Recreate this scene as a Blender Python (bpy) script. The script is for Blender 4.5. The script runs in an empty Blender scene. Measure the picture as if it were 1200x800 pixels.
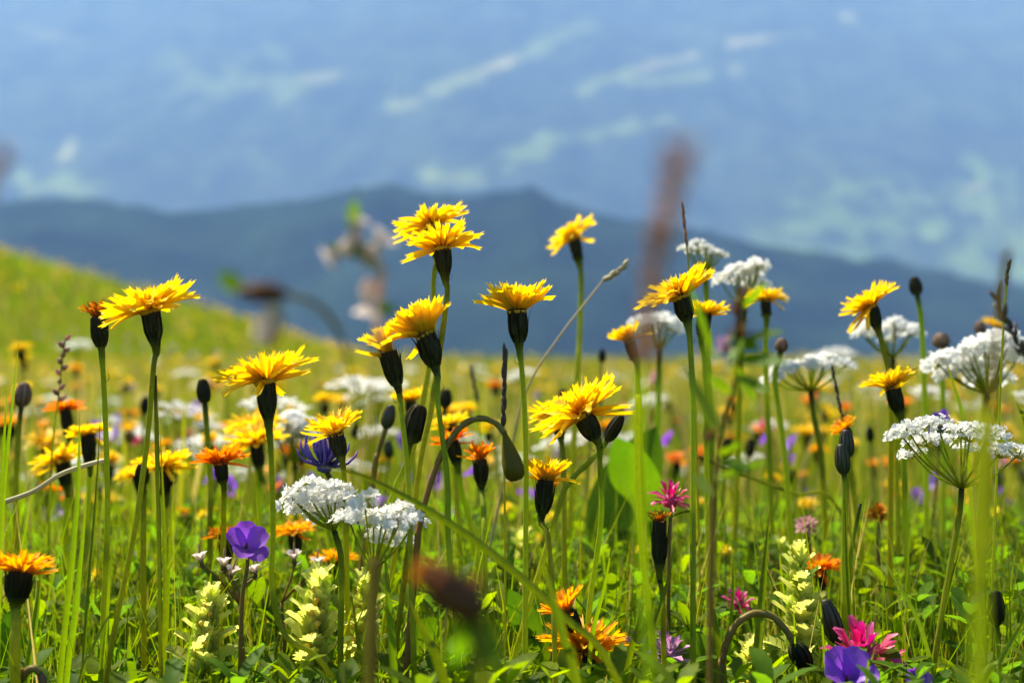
import bpy, math, random
import numpy as np
from mathutils import Vector, Matrix, Quaternion
random.seed(11); RNG = np.random.default_rng(11)
R = math.radians; PI = math.pi; U = random.uniform
S = bpy.context.scene; COL = S.collection

# ------------------------------------------------------------------ camera
ZC = 0.36; FW = 0.72
cam = bpy.data.cameras.new('camera'); co = bpy.data.objects.new('camera', cam); COL.objects.link(co)
co.location = (0, 0, ZC); co.rotation_euler = (R(90), 0, 0)
cam.lens = 50; cam.sensor_width = 36; cam.clip_start = 0.02; cam.clip_end = 40000
cam.dof.use_dof = True; cam.dof.focus_distance = 0.70; cam.dof.aperture_fstop = 6.6; cam.dof.aperture_blades = 7
S.camera = co
# ------------------------------------------------------------------ light
SUN_EL, SUN_AZ = 56, -56
w = bpy.data.worlds.new('World'); S.world = w; w.use_nodes = True
nt = w.node_tree; bg = nt.nodes['Background']
sky = nt.nodes.new('ShaderNodeTexSky'); sky.sky_type = 'NISHITA'; sky.sun_disc = False
sky.sun_elevation = R(SUN_EL); sky.sun_rotation = R(SUN_AZ); sky.altitude = 1800; sky.dust_density = 0.2; sky.ozone_density = 5.0
nt.links.new(sky.outputs[0], bg.inputs[0]); bg.inputs[1].default_value = 0.082
sl = bpy.data.lights.new('sun', 'SUN'); sl.energy = 5.0; sl.angle = R(0.5); sl.color = (1.0, 0.98, 0.975)
so = bpy.data.objects.new('sun', sl); COL.objects.link(so)
sdir = Vector((math.cos(R(SUN_EL))*math.sin(R(SUN_AZ)), math.cos(R(SUN_EL))*math.cos(R(SUN_AZ)), math.sin(R(SUN_EL))))
so.rotation_euler = sdir.to_track_quat('Z', 'Y').to_euler(); so.location = (0, 0, 50)
vs = S.view_settings; vs.view_transform = 'Standard'; vs.look = 'None'; vs.exposure = 1.36; vs.gamma = 1
S.cycles.max_bounces = 8; S.cycles.diffuse_bounces = 4; S.cycles.transmission_bounces = 4; S.cycles.glossy_bounces = 2
S.cycles.use_denoising = True; S.cycles.caustics_reflective = False; S.cycles.caustics_refractive = False
HAZE_D = 1.9e-4; HAZE_C = (0.155, 0.30, 0.70); HAZE_G = 0.12

# ------------------------------------------------------------------ helpers
def P(px, py, d): return Vector(((px-600)/1200*FW*d, d, ZC-(py-400)/1200*FW*d))
def pxs(d): return FW*d/1200
def smooth(a, b, x): t = np.clip((x-a)/(b-a), 0, 1); return t*t*(3-2*t)
def ground(x, y):
    x = np.asarray(x, float); y = np.asarray(y, float)
    z = -0.0016*np.maximum(y-9, 0)**2 * (y < 60) + np.where(y >= 60, -0.0016*51**2 - 0.42*(y-60), 0)
    hill = 0.275*np.log1p(np.exp((-(x+1.75))*1.6))/1.6
    z = z + np.minimum(hill, 7.0)*smooth(7, 17, y)*(1-smooth(30, 80, y)) + 0.0016*np.maximum(np.minimum(y, 19)-9, 0)**2*smooth(-2, -5, x)
    z = z + 0.012*np.sin(x*2.1+y*1.3) + 0.01*np.sin(x*0.7-y*2.3+1)
    return np.where(y < 12, np.where(y < 2, z*0.5, z), z)
def gz(x, y): return float(ground(x, y))

class MB:
    def __init__(s): s.v = []; s.f = []; s.t = []; s.k = []; s.m = []
    def pv(s, p, t=0., k=0.): s.v.append(tuple(p)); s.t.append(t); s.k.append(k); return len(s.v)-1
    def pf(s, f, m=0): s.f.append(tuple(f)); s.m.append(m)
    def tube(s, pts, rad, n=7, m=0, t0=0., t1=1., k=0., cap=True):
        pts = [Vector(p) for p in pts]; N = len(pts)
        if not hasattr(rad, '__len__'): rad = [rad]*N
        rows = []; ref = None
        for i, p in enumerate(pts):
            d = (pts[min(i+1, N-1)]-pts[max(i-1, 0)]).normalized()
            if ref is None: ref = d.orthogonal().normalized()
            ref = (ref - d*ref.dot(d)).normalized(); b = d.cross(ref)
            tt = t0+(t1-t0)*i/max(1, N-1)
            rows.append([s.pv(p+(ref*math.cos(2*PI*j/n)+b*math.sin(2*PI*j/n))*rad[i], tt, k) for j in range(n)])
        for i in range(N-1):
            for j in range(n): s.pf((rows[i][j], rows[i][(j+1) % n], rows[i+1][(j+1) % n], rows[i+1][j]), m)
        if cap:
            s.pf(rows[-1], m); s.pf(rows[0][::-1], m)
    def lathe(s, prof, n=14, m=0, flat=1.0):
        rows = []
        for i, (r, z) in enumerate(prof):
            rows.append([s.pv((r*math.cos(2*PI*j/n), r*math.sin(2*PI*j/n)*flat, z), i/(len(prof)-1)) for j in range(n)])
        for i in range(len(prof)-1):
            for j in range(n): s.pf((rows[i][j], rows[i][(j+1) % n], rows[i+1][(j+1) % n], rows[i+1][j]), m)
        s.pf(rows[-1], m); s.pf(rows[0][::-1], m)
    def strap(s, pts, wid, side, up=None, fold=0., m=0, k=0., t0=0., t1=1.):
        """a leaf blade: three points across, folded along its midrib"""
        rows = []; N = len(pts); pts = [Vector(p) for p in pts]; side = Vector(side).normalized()
        for i, p in enumerate(pts):
            d = (pts[min(i+1, N-1)]-pts[max(i-1, 0)]).normalized()
            sd = (side-d*side.dot(d)).normalized(); nn = d.cross(sd); t = t0+(t1-t0)*i/(N-1)
            ww = wid[i] if hasattr(wid, '__len__') else wid
            rows.append([s.pv(p-sd*ww+nn*ww*fold, t, k), s.pv(p, t, k), s.pv(p+sd*ww+nn*ww*fold, t, k)])
        for i in range(N-1):
            for j in range(2): s.pf((rows[i][j], rows[i][j+1], rows[i+1][j+1], rows[i+1][j]), m)
    def mesh(s, name, mats, sm=True):
        me = bpy.data.meshes.new(name); me.from_pydata(s.v, [], s.f)
        for mm in (mats if isinstance(mats, (list, tuple)) else [mats]): me.materials.append(mm)
        if len(me.materials) > 1: me.polygons.foreach_set('material_index', s.m)
        if sm: me.polygons.foreach_set('use_smooth', [True]*len(me.polygons))
        a = me.attributes.new('t', 'FLOAT', 'POINT'); a.data.foreach_set('value', s.t)
        a = me.attributes.new('tint', 'FLOAT', 'POINT'); a.data.foreach_set('value', s.k)
        me.update(); return me
    def arrays(s): return np.array(s.v, float), s.f, np.array(s.t), np.array(s.k), np.array(s.m)

def crom(pts, n=5):
    pts = [Vector(p) for p in pts]; q = [pts[0]*2-pts[1]]+pts+[pts[-1]*2-pts[-2]]; out = []
    for i in range(1, len(q)-2):
        a, b, c, d = q[i-1:i+3]
        for j in range(n):
            t = j/n; out.append(0.5*((2*b)+(c-a)*t+(2*a-5*b+4*c-d)*t*t+(3*b-a-3*c+d)*t**3))
    out.append(pts[-1]); return out
def link(name, me, parent=None, loc=(0, 0, 0), rot=None, scale=None):
    o = bpy.data.objects.new(name, me); COL.objects.link(o); o.location = loc
    if rot is not None: o.rotation_mode = 'QUATERNION'; o.rotation_quaternion = rot
    if scale is not None: o.scale = scale if hasattr(scale, '__len__') else (scale,)*3
    if parent is not None: o.parent = parent
    return o
THINGS = []     # (object, short phrase, px, py) of things that other labels may point at
def tag(o, label, cat, group=None):
    o['label'] = label; o['category'] = cat
    if group: o['group'] = group
    return o
def thing(name, label, cat, loc=(0, 0, 0), group=None):
    o = bpy.data.objects.new(name, None); COL.objects.link(o); o.location = loc; o.empty_display_size = .01
    return tag(o, label, cat, group)
def structure(o, kind='structure'): o['kind'] = kind; return o

# ------------------------------------------------------------------ materials
def newmat(name):
    m = bpy.data.materials.new(name); m.use_nodes = True; n = m.node_tree; n.nodes.clear()
    return m, n, n.nodes.new, n.links.new
def foliage(name, stops, trans=.4, gloss=.05, rough=.45, var=.25, attr='t', back=None, backlen=.5, tcol=1.25, streak=0., hue=.02, nscale=400.):
    m, n, N, L = newmat(name)
    out = N('ShaderNodeOutputMaterial'); at = N('ShaderNodeAttribute'); at.attribute_name = attr
    rp = N('ShaderNodeValToRGB'); e = rp.color_ramp.elements
    while len(e) < len(stops): e.new(.5)
    for i, (p, c) in enumerate(stops): e[i].position = p; e[i].color = (*c, 1)
    L(at.outputs['Fac'], rp.inputs[0]); col = rp.outputs[0]
    if back:
        g = N('ShaderNodeNewGeometry'); mr = N('ShaderNodeMapRange'); ta = N('ShaderNodeAttribute'); ta.attribute_name = 't'
        L(ta.outputs['Fac'], mr.inputs[0]); mr.inputs[1].default_value = 0; mr.inputs[2].default_value = backlen; mr.inputs[3].default_value = 1; mr.inputs[4].default_value = 0
        mu = N('ShaderNodeMath'); mu.operation = 'MULTIPLY'; L(g.outputs['Backfacing'], mu.inputs[0]); L(mr.outputs[0], mu.inputs[1])
        mx = N('ShaderNodeMixRGB'); L(mu.outputs[0], mx.inputs[0]); L(col, mx.inputs[1]); mx.inputs[2].default_value = (*back, 1); col = mx.outputs[0]
    oi = N('ShaderNodeObjectInfo'); ti = N('ShaderNodeAttribute'); ti.attribute_name = 'tint'
    ad = N('ShaderNodeMath'); L(oi.outputs['Random'], ad.inputs[0]); L(ti.outputs['Fac'], ad.inputs[1])
    fr = N('ShaderNodeMath'); fr.operation = 'FRACT'; L(ad.outputs[0], fr.inputs[0])
    tc = N('ShaderNodeTexCoord'); nz = N('ShaderNodeTexNoise'); nz.inputs['Scale'].default_value = nscale; nz.inputs['Detail'].default_value = 3
    L(tc.outputs['Object'], nz.inputs[0])
    a2 = N('ShaderNodeMath'); a2.operation = 'MULTIPLY_ADD'; L(fr.outputs[0], a2.inputs[0]); a2.inputs[1].default_value = var; a2.inputs[2].default_value = 1-var*.62
    a3 = N('ShaderNodeMath'); a3.operation = 'MULTIPLY_ADD'; L(nz.outputs[0], a3.inputs[0]); a3.inputs[1].default_value = .5; a3.inputs[2].default_value = -.25
    a4 = N('ShaderNodeMath'); L(a2.outputs[0], a4.inputs[0]); L(a3.outputs[0], a4.inputs[1])
    hs = N('ShaderNodeHueSaturation'); L(col, hs.inputs['Color']); L(a4.outputs[0], hs.inputs['Value'])
    hu = N('ShaderNodeMath'); hu.operation = 'MULTIPLY_ADD'; L(fr.outputs[0], hu.inputs[0]); hu.inputs[1].default_value = hue; hu.inputs[2].default_value = .5-hue/2
    L(hu.outputs[0], hs.inputs['Hue']); col = hs.outputs[0]
    d = N('ShaderNodeBsdfDiffuse'); L(col, d.inputs[0])
    sh = d.outputs[0]
    if trans:
        tm = N('ShaderNodeHueSaturation'); L(col, tm.inputs['Color']); tm.inputs['Saturation'].default_value = 1.08; tm.inputs['Value'].default_value = tcol
        tr = N('ShaderNodeBsdfTranslucent'); L(tm.outputs[0], tr.inputs[0])
        mx = N('ShaderNodeMixShader'); mx.inputs[0].default_value = trans; L(sh, mx.inputs[1]); L(tr.outputs[0], mx.inputs[2]); sh = mx.outputs[0]
    if gloss:
        gl = N('ShaderNodeBsdfGlossy'); gl.inputs['Roughness'].default_value = rough; gl.inputs[0].default_value = (.9, .95, .9, 1)
        mx = N('ShaderNodeMixShader'); mx.inputs[0].default_value = gloss; L(sh, mx.inputs[1]); L(gl.outputs[0], mx.inputs[2]); sh = mx.outputs[0]
    L(sh, out.inputs[0]); return m

M = {}
M['yellow'] = foliage('yellow_petal', [(0, (.84, .35, .006)), (.4, (.86, .54, .012)), (1, (.88, .64, .05))], .5, .02, var=.2, back=(.50, .20, .01), backlen=.45, tcol=1.1, hue=.014)
M['orange'] = foliage('orange_petal', [(0, (.72, .12, .004)), (.5, (.80, .20, .006)), (1, (.82, .27, .01))], .5, .02, var=.25, back=(.45, .07, .006), backlen=.7, tcol=1.1, hue=.03)
M['amber'] = foliage('amber_petal', [(0, (.80, .26, .004)), (.5, (.84, .36, .008)), (1, (.86, .42, .01))], .5, .02, var=.2, back=(.45, .12, .006), backlen=.7, tcol=1.1, hue=.02)
M['rust'] = foliage('withered_floret', [(0, (.30, .06, .01)), (.6, (.48, .14, .02)), (1, (.5, .2, .03))], .3, .0, var=.4)
M['involucre'] = foliage('dark_involucre', [(0, (.045, .055, .014)), (.4, (.016, .019, .007)), (1, (.032, .024, .008))], .12, .012, .5, var=.9)
M['budgreen'] = foliage('bud_green', [(0, (.03, .045, .012)), (.5, (.026, .035, .014)), (1, (.05, .04, .02))], .15, .04, .45, var=.4)
M['stem'] = foliage('stem_green', [(0, (.30, .31, .02)), (.6, (.24, .28, .018)), (.86, (.16, .20, .016)), (1, (.03, .042, .010))], .52, .008, .4, var=.35, hue=.03, tcol=2.1)
M['olivestem'] = foliage('olive_stem', [(0, (.22, .17, .02)), (1, (.24, .15, .04))], .4, .012, var=.2)
M['blush'] = foliage('blush_calyx', [(0, (.50, .36, .28)), (.5, (.66, .52, .44)), (1, (.72, .62, .52))], .45, .0, var=.2)
M['lime'] = foliage('lime_stem', [(0, (.26, .34, .016)), (1, (.30, .32, .02))], .65, .006, var=.2, tcol=2.3)
M['redstem'] = foliage('reddish_stem', [(0, (.26, .13, .035)), (1, (.17, .16, .035))], .3, .015, var=.3)
M['grass'] = foliage('grass_blade', [(0, (.13, .18, .014)), (.4, (.105, .16, .010)), (.75, (.18, .205, .013)), (.9, (.25, .24, .03)), (1, (.34, .25, .10))], .56, .012, .38, attr='tint', var=.6, tcol=1.95, hue=.035)
M['blade'] = foliage('fresh_grass_blade', [(0, (.19, .23, .014)), (.7, (.13, .20, .012)), (1, (.17, .19, .016))], .5, .008, .35, var=.55, tcol=1.75, hue=.03)
M['leaf'] = foliage('meadow_leaf', [(0, (.055, .11, .012)), (.5, (.09, .15, .012)), (1, (.15, .20, .014))], .56, .004, .5, attr='tint', var=.5, tcol=2.5)
M['bigleaf'] = foliage('broad_leaf', [(0, (.11, .16, .012)), (1, (.07, .14, .012))], .52, .004, .35, var=.25, tcol=2.2)
M['white'] = foliage('white_petal', [(0, (.62, .66, .40)), (.35, (.80, .80, .74)), (1, (.85, .85, .82))], .55, .0, var=.16, tcol=1.0, hue=0)
M['cream'] = foliage('cream_bract', [(0, (.34, .42, .05)), (.5, (.52, .55, .11)), (1, (.60, .60, .18))], .6, .0, var=.3, tcol=1.6)
M['rattle'] = foliage('rattle_yellow', [(0, (.72, .58, .06)), (1, (.80, .60, .03))], .4, .04, var=.15)
M['violet'] = foliage('violet_petal', [(0, (.5, .3, .62)), (.3, (.31, .11, .60)), (1, (.27, .075, .58))], .5, .03, var=.25, tcol=1.3, hue=.02)
M['rampion'] = foliage('blue_violet_floret', [(0, (.06, .045, .25)), (1, (.11, .085, .42))], .3, .04, var=.4, hue=.03)
M['pink'] = foliage('pink_floret', [(0, (.60, .22, .30)), (.4, (.50, .03, .14)), (1, (.52, .05, .20))], .45, .03, var=.3, hue=.04)
M['palepink'] = foliage('dusty_pink_floret', [(0, (.5, .36, .34)), (1, (.50, .19, .26))], .4, .02, var=.3)
M['mauve'] = foliage('mauve_floret', [(0, (.55, .4, .5)), (1, (.46, .16, .36))], .4, .02, var=.3)
M['straw'] = foliage('brown_spikelet', [(0, (.14, .09, .05)), (1, (.24, .15, .09))], .35, .03, var=.5)
M['purplespike'] = foliage('purplish_spikelet', [(0, (.34, .22, .13)), (1, (.50, .31, .25))], .5, .0, var=.5)
M['palestraw'] = foliage('pale_straw', [(0, (.30, .26, .12)), (1, (.48, .42, .26))], .35, .03, var=.3)
M['darkspike'] = foliage('dark_spikelet', [(0, (.035, .03, .02)), (1, (.10, .06, .05))], .2, .03, var=.5)
M['brown'] = foliage('dark_brown_head', [(0, (.09, .045, .016)), (1, (.15, .06, .025))], .3, .01, var=.4)
M['olive'] = foliage('olive_bud', [(0, (.15, .15, .018)), (.5, (.14, .135, .014)), (1, (.11, .085, .014))], .5, .01, .4, var=.2, tcol=1.3)
M['sepal'] = foliage('sepal_green_red', [(0, (.12, .15, .04)), (1, (.20, .10, .07))], .35, .03, var=.3)
M['campion'] = foliage('pale_pink_petal', [(0, (.35, .34, .12)), (.45, (.62, .50, .44)), (1, (.74, .66, .62))], .4, .0, var=.2)

def ground_mat():
    m, n, N, L = newmat('meadow_soil'); out = N('ShaderNodeOutputMaterial'); b = N('ShaderNodeBsdfDiffuse')
    tc = N('ShaderNodeTexCoord'); nz = N('ShaderNodeTexNoise'); nz.inputs['Scale'].default_value = 9; nz.inputs['Detail'].default_value = 8
    rp = N('ShaderNodeValToRGB'); rp.color_ramp.elements[0].color = (.03, .035, .012, 1); rp.color_ramp.elements[1].color = (.08, .12, .02, 1)
    rp.color_ramp.elements[0].position = .3; rp.color_ramp.elements[1].position = .65
    L(tc.outputs['Object'], nz.inputs[0]); L(nz.outputs[0], rp.inputs[0]); L(rp.outputs[0], b.inputs[0]); L(b.outputs[0], out.inputs[0]); return m
def slope_mat(name, forest, forest2, clearing):
    m, n, N, L = newmat(name); out = N('ShaderNodeOutputMaterial'); b = N('ShaderNodeBsdfDiffuse')
    tc = N('ShaderNodeTexCoord'); nz = N('ShaderNodeTexNoise'); nz.inputs['Scale'].default_value = .006; nz.inputs['Detail'].default_value = 5
    rp = N('ShaderNodeValToRGB'); rp.color_ramp.elements[0].color = (*forest, 1); rp.color_ramp.elements[1].color = (*forest2, 1)
    rp.color_ramp.elements[0].position = .35; rp.color_ramp.elements[1].position = .7
    L(tc.outputs['Object'], nz.inputs[0]); L(nz.outputs[0], rp.inputs[0])
    at = N('ShaderNodeAttribute'); at.attribute_name = 'clearing'
    cr = N('ShaderNodeValToRGB'); e = cr.color_ramp.elements; e.new(.5)
    for i, (p, c) in enumerate(clearing): e[i].position = p; e[i].color = (*c, 1)
    at2 = N('ShaderNodeAttribute'); at2.attribute_name = 'pale'
    L(at2.outputs['Fac'], cr.inputs[0])
    mx = N('ShaderNodeMixRGB'); L(at.outputs['Fac'], mx.inputs[0]); L(rp.outputs[0], mx.inputs[1]); L(cr.outputs[0], mx.inputs[2])
    L(mx.outputs[0], b.inputs[0]); L(b.outputs[0], out.inputs[0]); return m

def big_mesh(name, V, F, mats, attrs=None, smooth_=True, mi=None):
    """F: (n,3) or (n,4) array"""
    me = bpy.data.meshes.new(name); k = F.shape[1]
    me.vertices.add(len(V)); me.vertices.foreach_set('co', np.ascontiguousarray(V, np.float32).ravel())
    me.loops.add(F.size); me.loops.foreach_set('vertex_index', np.ascontiguousarray(F, np.int32).ravel())
    me.polygons.add(len(F)); me.polygons.foreach_set('loop_start', np.arange(0, F.size, k, dtype=np.int32))
    for mm in (mats if isinstance(mats, (list, tuple)) else [mats]): me.materials.append(mm)
    if mi is not None: me.polygons.foreach_set('material_index', np.ascontiguousarray(mi, np.int32))
    me.polygons.foreach_set('use_smooth', np.full(len(F), smooth_))
    for a, val in (attrs or {}).items(): me.attributes.new(a, 'FLOAT', 'POINT').data.foreach_set('value', np.ascontiguousarray(val, np.float32))
    me.update(calc_edges=True); me.validate(); return me
def grid_mesh(name, X, Y, Z, mats, attrs=None):
    ny, nx = X.shape; V = np.stack([X, Y, Z], -1).reshape(-1, 3); i = np.arange(ny*nx).reshape(ny, nx)
    F = np.stack([i[:-1, :-1], i[:-1, 1:], i[1:, 1:], i[1:, :-1]], -1).reshape(-1, 4)
    return big_mesh(name, V, F, mats, {k: v.ravel() for k, v in (attrs or {}).items()})
def vnoise(x, y, seed=0):
    def h(i, j):
        n = np.sin(i*127.1+j*311.7+seed*74.7)*43758.5453; return n-np.floor(n)
    i, j = np.floor(x), np.floor(y); f, g = x-i, y-j; f = f*f*(3-2*f); g = g*g*(3-2*g)
    return (h(i, j)*(1-f)+h(i+1, j)*f)*(1-g)+(h(i, j+1)*(1-f)+h(i+1, j+1)*f)*g
def fbm(x, y, o=4, seed=0):
    a, s = 0, .5
    for k in range(o): a = a+s*vnoise(x, y, seed+k); x, y, s = x*2.03, y*2.03, s*.5
    return a

# ------------------------------------------------------------------ far setting
def build_setting():
    ys = np.concatenate([np.linspace(-8, 34, 106), np.geomspace(35, 2600, 44)])
    xs = np.concatenate([-np.geomspace(3000, 9, 34), np.linspace(-8.6, 8.6, 100), np.geomspace(9, 3000, 34)])
    X, Y = np.meshgrid(xs, ys); Z = np.maximum(ground(X, Y), -760+0*X)
    structure(link('meadow_ground', grid_mesh('meadow_ground', X, Y, Z, ground_mat())))
    # wooded ridge in front of the big mountain
    YC = 2600.
    cp = np.array([(-900, 190), (-500, 215), (-200, 240), (0, 237), (110, 234), (165, 241), (205, 251), (260, 246), (330, 240), (400, 228), (440, 216), (480, 222), (530, 230), (575, 226), (620, 221), (660, 240), (700, 252), (760, 262), (830, 275), (900, 290), (1000, 303), (1060, 309), (1130, 325), (1200, 337), (1500, 380), (2100, 420)], float)
    cx = (cp[:, 0]-600)/1200*FW*YC; cz = ZC-(cp[:, 1]-400)/1200*FW*YC
    xs = np.linspace(-1900, 2200, 300); ys = np.linspace(900, 4300, 140)
    X, Y = np.meshgrid(xs, ys); C = np.interp(X, cx, cz)
    Z = C-np.where(Y < YC, .40*np.sqrt((Y-YC)**2+60**2)-24, .6*np.sqrt((Y-YC)**2+60**2)-36)
    Z += (fbm(X/330, Y/500, 5, 3)-.5)*190*smooth(60, 500, np.abs(Y-YC)) + (vnoise(X/14, Y/14, 5)-.5)*9 + (vnoise(X/37, Y/37, 9)-.5)*14 + (vnoise(X/95, Y/95, 12)-.5)*34*smooth(20, 200, np.abs(Y-YC))
    Z = np.maximum(Z, -800)
    structure(link('wooded_ridge', grid_mesh('wooded_ridge', X, Y, Z, slope_mat('ridge_forest', (.004, .010, .009), (.014, .030, .018), [(0, (.1, .15, .05)), (.5, (.1, .15, .05)), (1, (.1, .15, .05))]), {'clearing': 0*X, 'pale': 0*X})))
    # far mountainside with clearings among the forest
    xs = np.linspace(-5200, 5200, 560); ys = np.linspace(3900, 9800, 260)
    X, Y = np.meshgrid(xs, ys)
    Z = -520+(Y-3900)*.70+(fbm(X/1300, Y/2600, 5, 1)-.5)*760+np.sin(X/760+Y/2600)*70+(fbm(X/260, Y/260, 3, 8)-.5)*90
    Z = np.where(Z > 2050, 2050+150*np.tanh((Z-2050)/400), Z)
    px = 600+X/(FW*Y)*1200; py = 400-(Z-ZC)/(FW*Y)*1200
    wob = (fbm(px/30+py/60, py/13-px/90, 5, 21)-.47)*1.0
    cl = np.zeros_like(px); pale = np.zeros_like(px)
    def seg(x0, y0, x1, y1, r, s=1., p=.3):
        nonlocal cl, pale
        dx, dy = x1-x0, y1-y0; t = np.clip(((px-x0)*dx+(py-y0)*dy)/(dx*dx+dy*dy+1e-6), 0, 1)
        d = np.hypot(px-x0-t*dx, (py-y0-t*dy)*1.25)/r
        v = smooth(-.15, .9, 1.05-d+wob*2.7)*s*.58
        pale = np.where(v > cl, p, pale); cl = np.maximum(cl, v)
    for a in [(35, 215, 100, 222, 20, .8, .4), (70, 190, 84, 168, 9, .9, .7), (20, 32, 95, 48, 7, .35, .7), (200, 72, 255, 112, 20, .4, .4), (275, 88, 335, 100, 24, .55, .4), (350, 92, 392, 90, 8, .6, .7),
              (315, 60, 340, 75, 8, .35, .4), (462, 124, 488, 118, 9, .8, .6), (505, 103, 560, 92, 12, .95, .55), (560, 86, 605, 68, 8, .95, .8), (610, 64, 680, 32, 13, .5, .4), (680, 106, 740, 84, 9, .95, .5), (740, 84, 815, 66, 6, .85, .8),
              (735, 98, 825, 90, 8, .8, .5), (855, 52, 905, 44, 6, .9, .9), (905, 44, 952, 38, 6, .8, .7), (990, 22, 1000, 19, 7, .8, .8), (862, 80, 864, 86, 7, .5, .8), (600, 188, 640, 172, 18, .95, .4), (640, 168, 695, 158, 16, .95, .4), (695, 156, 785, 140, 10, .85, .5),
              (505, 206, 560, 212, 17, .9, .5), (550, 205, 590, 178, 9, .8, .4), (296, 184, 306, 190, 12, .6, .3), (232, 216, 236, 219, 8, .5, .3), (460, 222, 600, 245, 6, .2, .3), (880, 288, 1000, 296, 15, .95, .2), (950, 262, 1040, 262, 36, 1, .25), (985, 225, 1060, 240, 28, .9, .25), (1060, 250, 1090, 262, 26, .95, .25),
              (1070, 228, 1150, 236, 22, .85, .3), (1135, 190, 1150, 205, 15, .85, .2), (1130, 224, 1152, 215, 6, .95, .9), (1175, 205, 1185, 235, 12, .55, .2), (1125, 300, 1200, 285, 26, 1, .25), (1140, 312, 1200, 320, 20, .9, .2), (1130, 300, 1320, 250, 30, .7, .3),
              (-200, 120, -60, 180, 26, .6, .4), (1300, 90, 1420, 60, 22, .6, .5)]: seg(*a)
    structure(link('mountain', grid_mesh('mountain', X, Y, Z, slope_mat('mountain_forest', (.006, .012, .010), (.032, .05, .028), [(0, (.09, .20, .035)), (.5, (.18, .24, .07)), (1, (.32, .27, .16))]), {'clearing': cl, 'pale': pale})))
build_setting()

def haze_box():
    bpy_me = MB(); x0, x1, y0, y1, z0, z1 = -5400, 5400, -400, 10000, -1500, 2250
    c = [bpy_me.pv(p) for p in ((x0, y0, z0), (x1, y0, z0), (x1, y1, z0), (x0, y1, z0), (x0, y0, z1), (x1, y0, z1), (x1, y1, z1), (x0, y1, z1))]
    for f in ((3, 2, 1, 0), (4, 5, 6, 7), (0, 1, 5, 4), (1, 2, 6, 5), (2, 3, 7, 6), (3, 0, 4, 7)): bpy_me.pf(f)
    m, n, N, L = newmat('valley_haze'); out = N('ShaderNodeOutputMaterial'); v = N('ShaderNodeVolumePrincipled')
    v.inputs['Color'].default_value = (*HAZE_C, 1); v.inputs['Absorption Color'].default_value = (1, 1, 1, 1)
    v.inputs['Density'].default_value = HAZE_D; v.inputs['Anisotropy'].default_value = HAZE_G
    L(v.outputs[0], out.inputs['Volume']); structure(link('haze', bpy_me.mesh('haze', m, False)), 'stuff')
haze_box()

# ------------------------------------------------------------------ mass vegetation (stuff)
def strips(name, base, az, length, th0, th1, wid, prof, mat, tint, K, cross=2, fold=.25, tw=None, curl=1.6):
    n = len(base); t = np.linspace(0, 1, K)
    th = th0[:, None]+(th1-th0)[:, None]*t[None]**curl; ds = length[:, None]/(K-1)
    hx = np.concatenate([np.zeros((n, 1)), np.cumsum(np.sin(th[:, :-1])*ds, 1)], 1)
    hz = np.concatenate([np.zeros((n, 1)), np.cumsum(np.cos(th[:, :-1])*ds, 1)], 1)
    C = np.stack([base[:, 0:1]+hx*np.cos(az)[:, None], base[:, 1:2]+hx*np.sin(az)[:, None], base[:, 2:3]+hz], -1)
    a2 = az+PI/2+(tw if tw is not None else 0)
    sd = np.stack([np.cos(a2), np.sin(a2), 0*a2], -1)[:, None, :]; ww = (wid[:, None]*np.asarray(prof)[None])[..., None]
    nr = np.stack([-np.cos(th)*np.cos(az)[:, None], -np.cos(th)*np.sin(az)[:, None], np.sin(th)], -1)
    if cross == 2: V = np.stack([C-sd*ww, C+sd*ww], 2)
    else: V = np.stack([C-sd*ww+nr*ww*fold, C, C+sd*ww+nr*ww*fold], 2)
    i = np.arange(n*K*cross).reshape(n, K, cross)
    F = np.stack([i[:, :-1, :-1], i[:, :-1, 1:], i[:, 1:, 1:], i[:, 1:, :-1]], -1).reshape(-1, 4)
    tt = np.broadcast_to(t[None, :, None], (n, K, cross)).ravel(); kk = np.broadcast_to(tint[:, None, None], (n, K, cross)).ravel()
    return V.reshape(-1, 3), F, tt, kk
def join(parts):
    V = []; F = []; T = []; K = []; o = 0
    for v, f, t, k in parts: V.append(v); F.append(f+o); T.append(t); K.append(k); o += len(v)
    return np.concatenate(V), np.concatenate(F), np.concatenate(T), np.concatenate(K)
def spots(n, y0, y1, margin, power=1.0):
    """points in the view's wedge plus a margin; power 2 = even over the ground, 1 = even over depth"""
    u = RNG.random(n*3); y = (y0**power+(y1**power-y0**power)*u)**(1/power); hw = .37*y+margin
    keep = RNG.random(len(y)) < hw/(.37*y1+margin); y = y[keep][:n]; hw = hw[keep][:n]
    x = (RNG.random(len(y))*2-1)*hw; return x, y
def clump(x, y, s=.35, seed=0): return fbm(x/s, y/s, 3, seed)
parts = []
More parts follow.
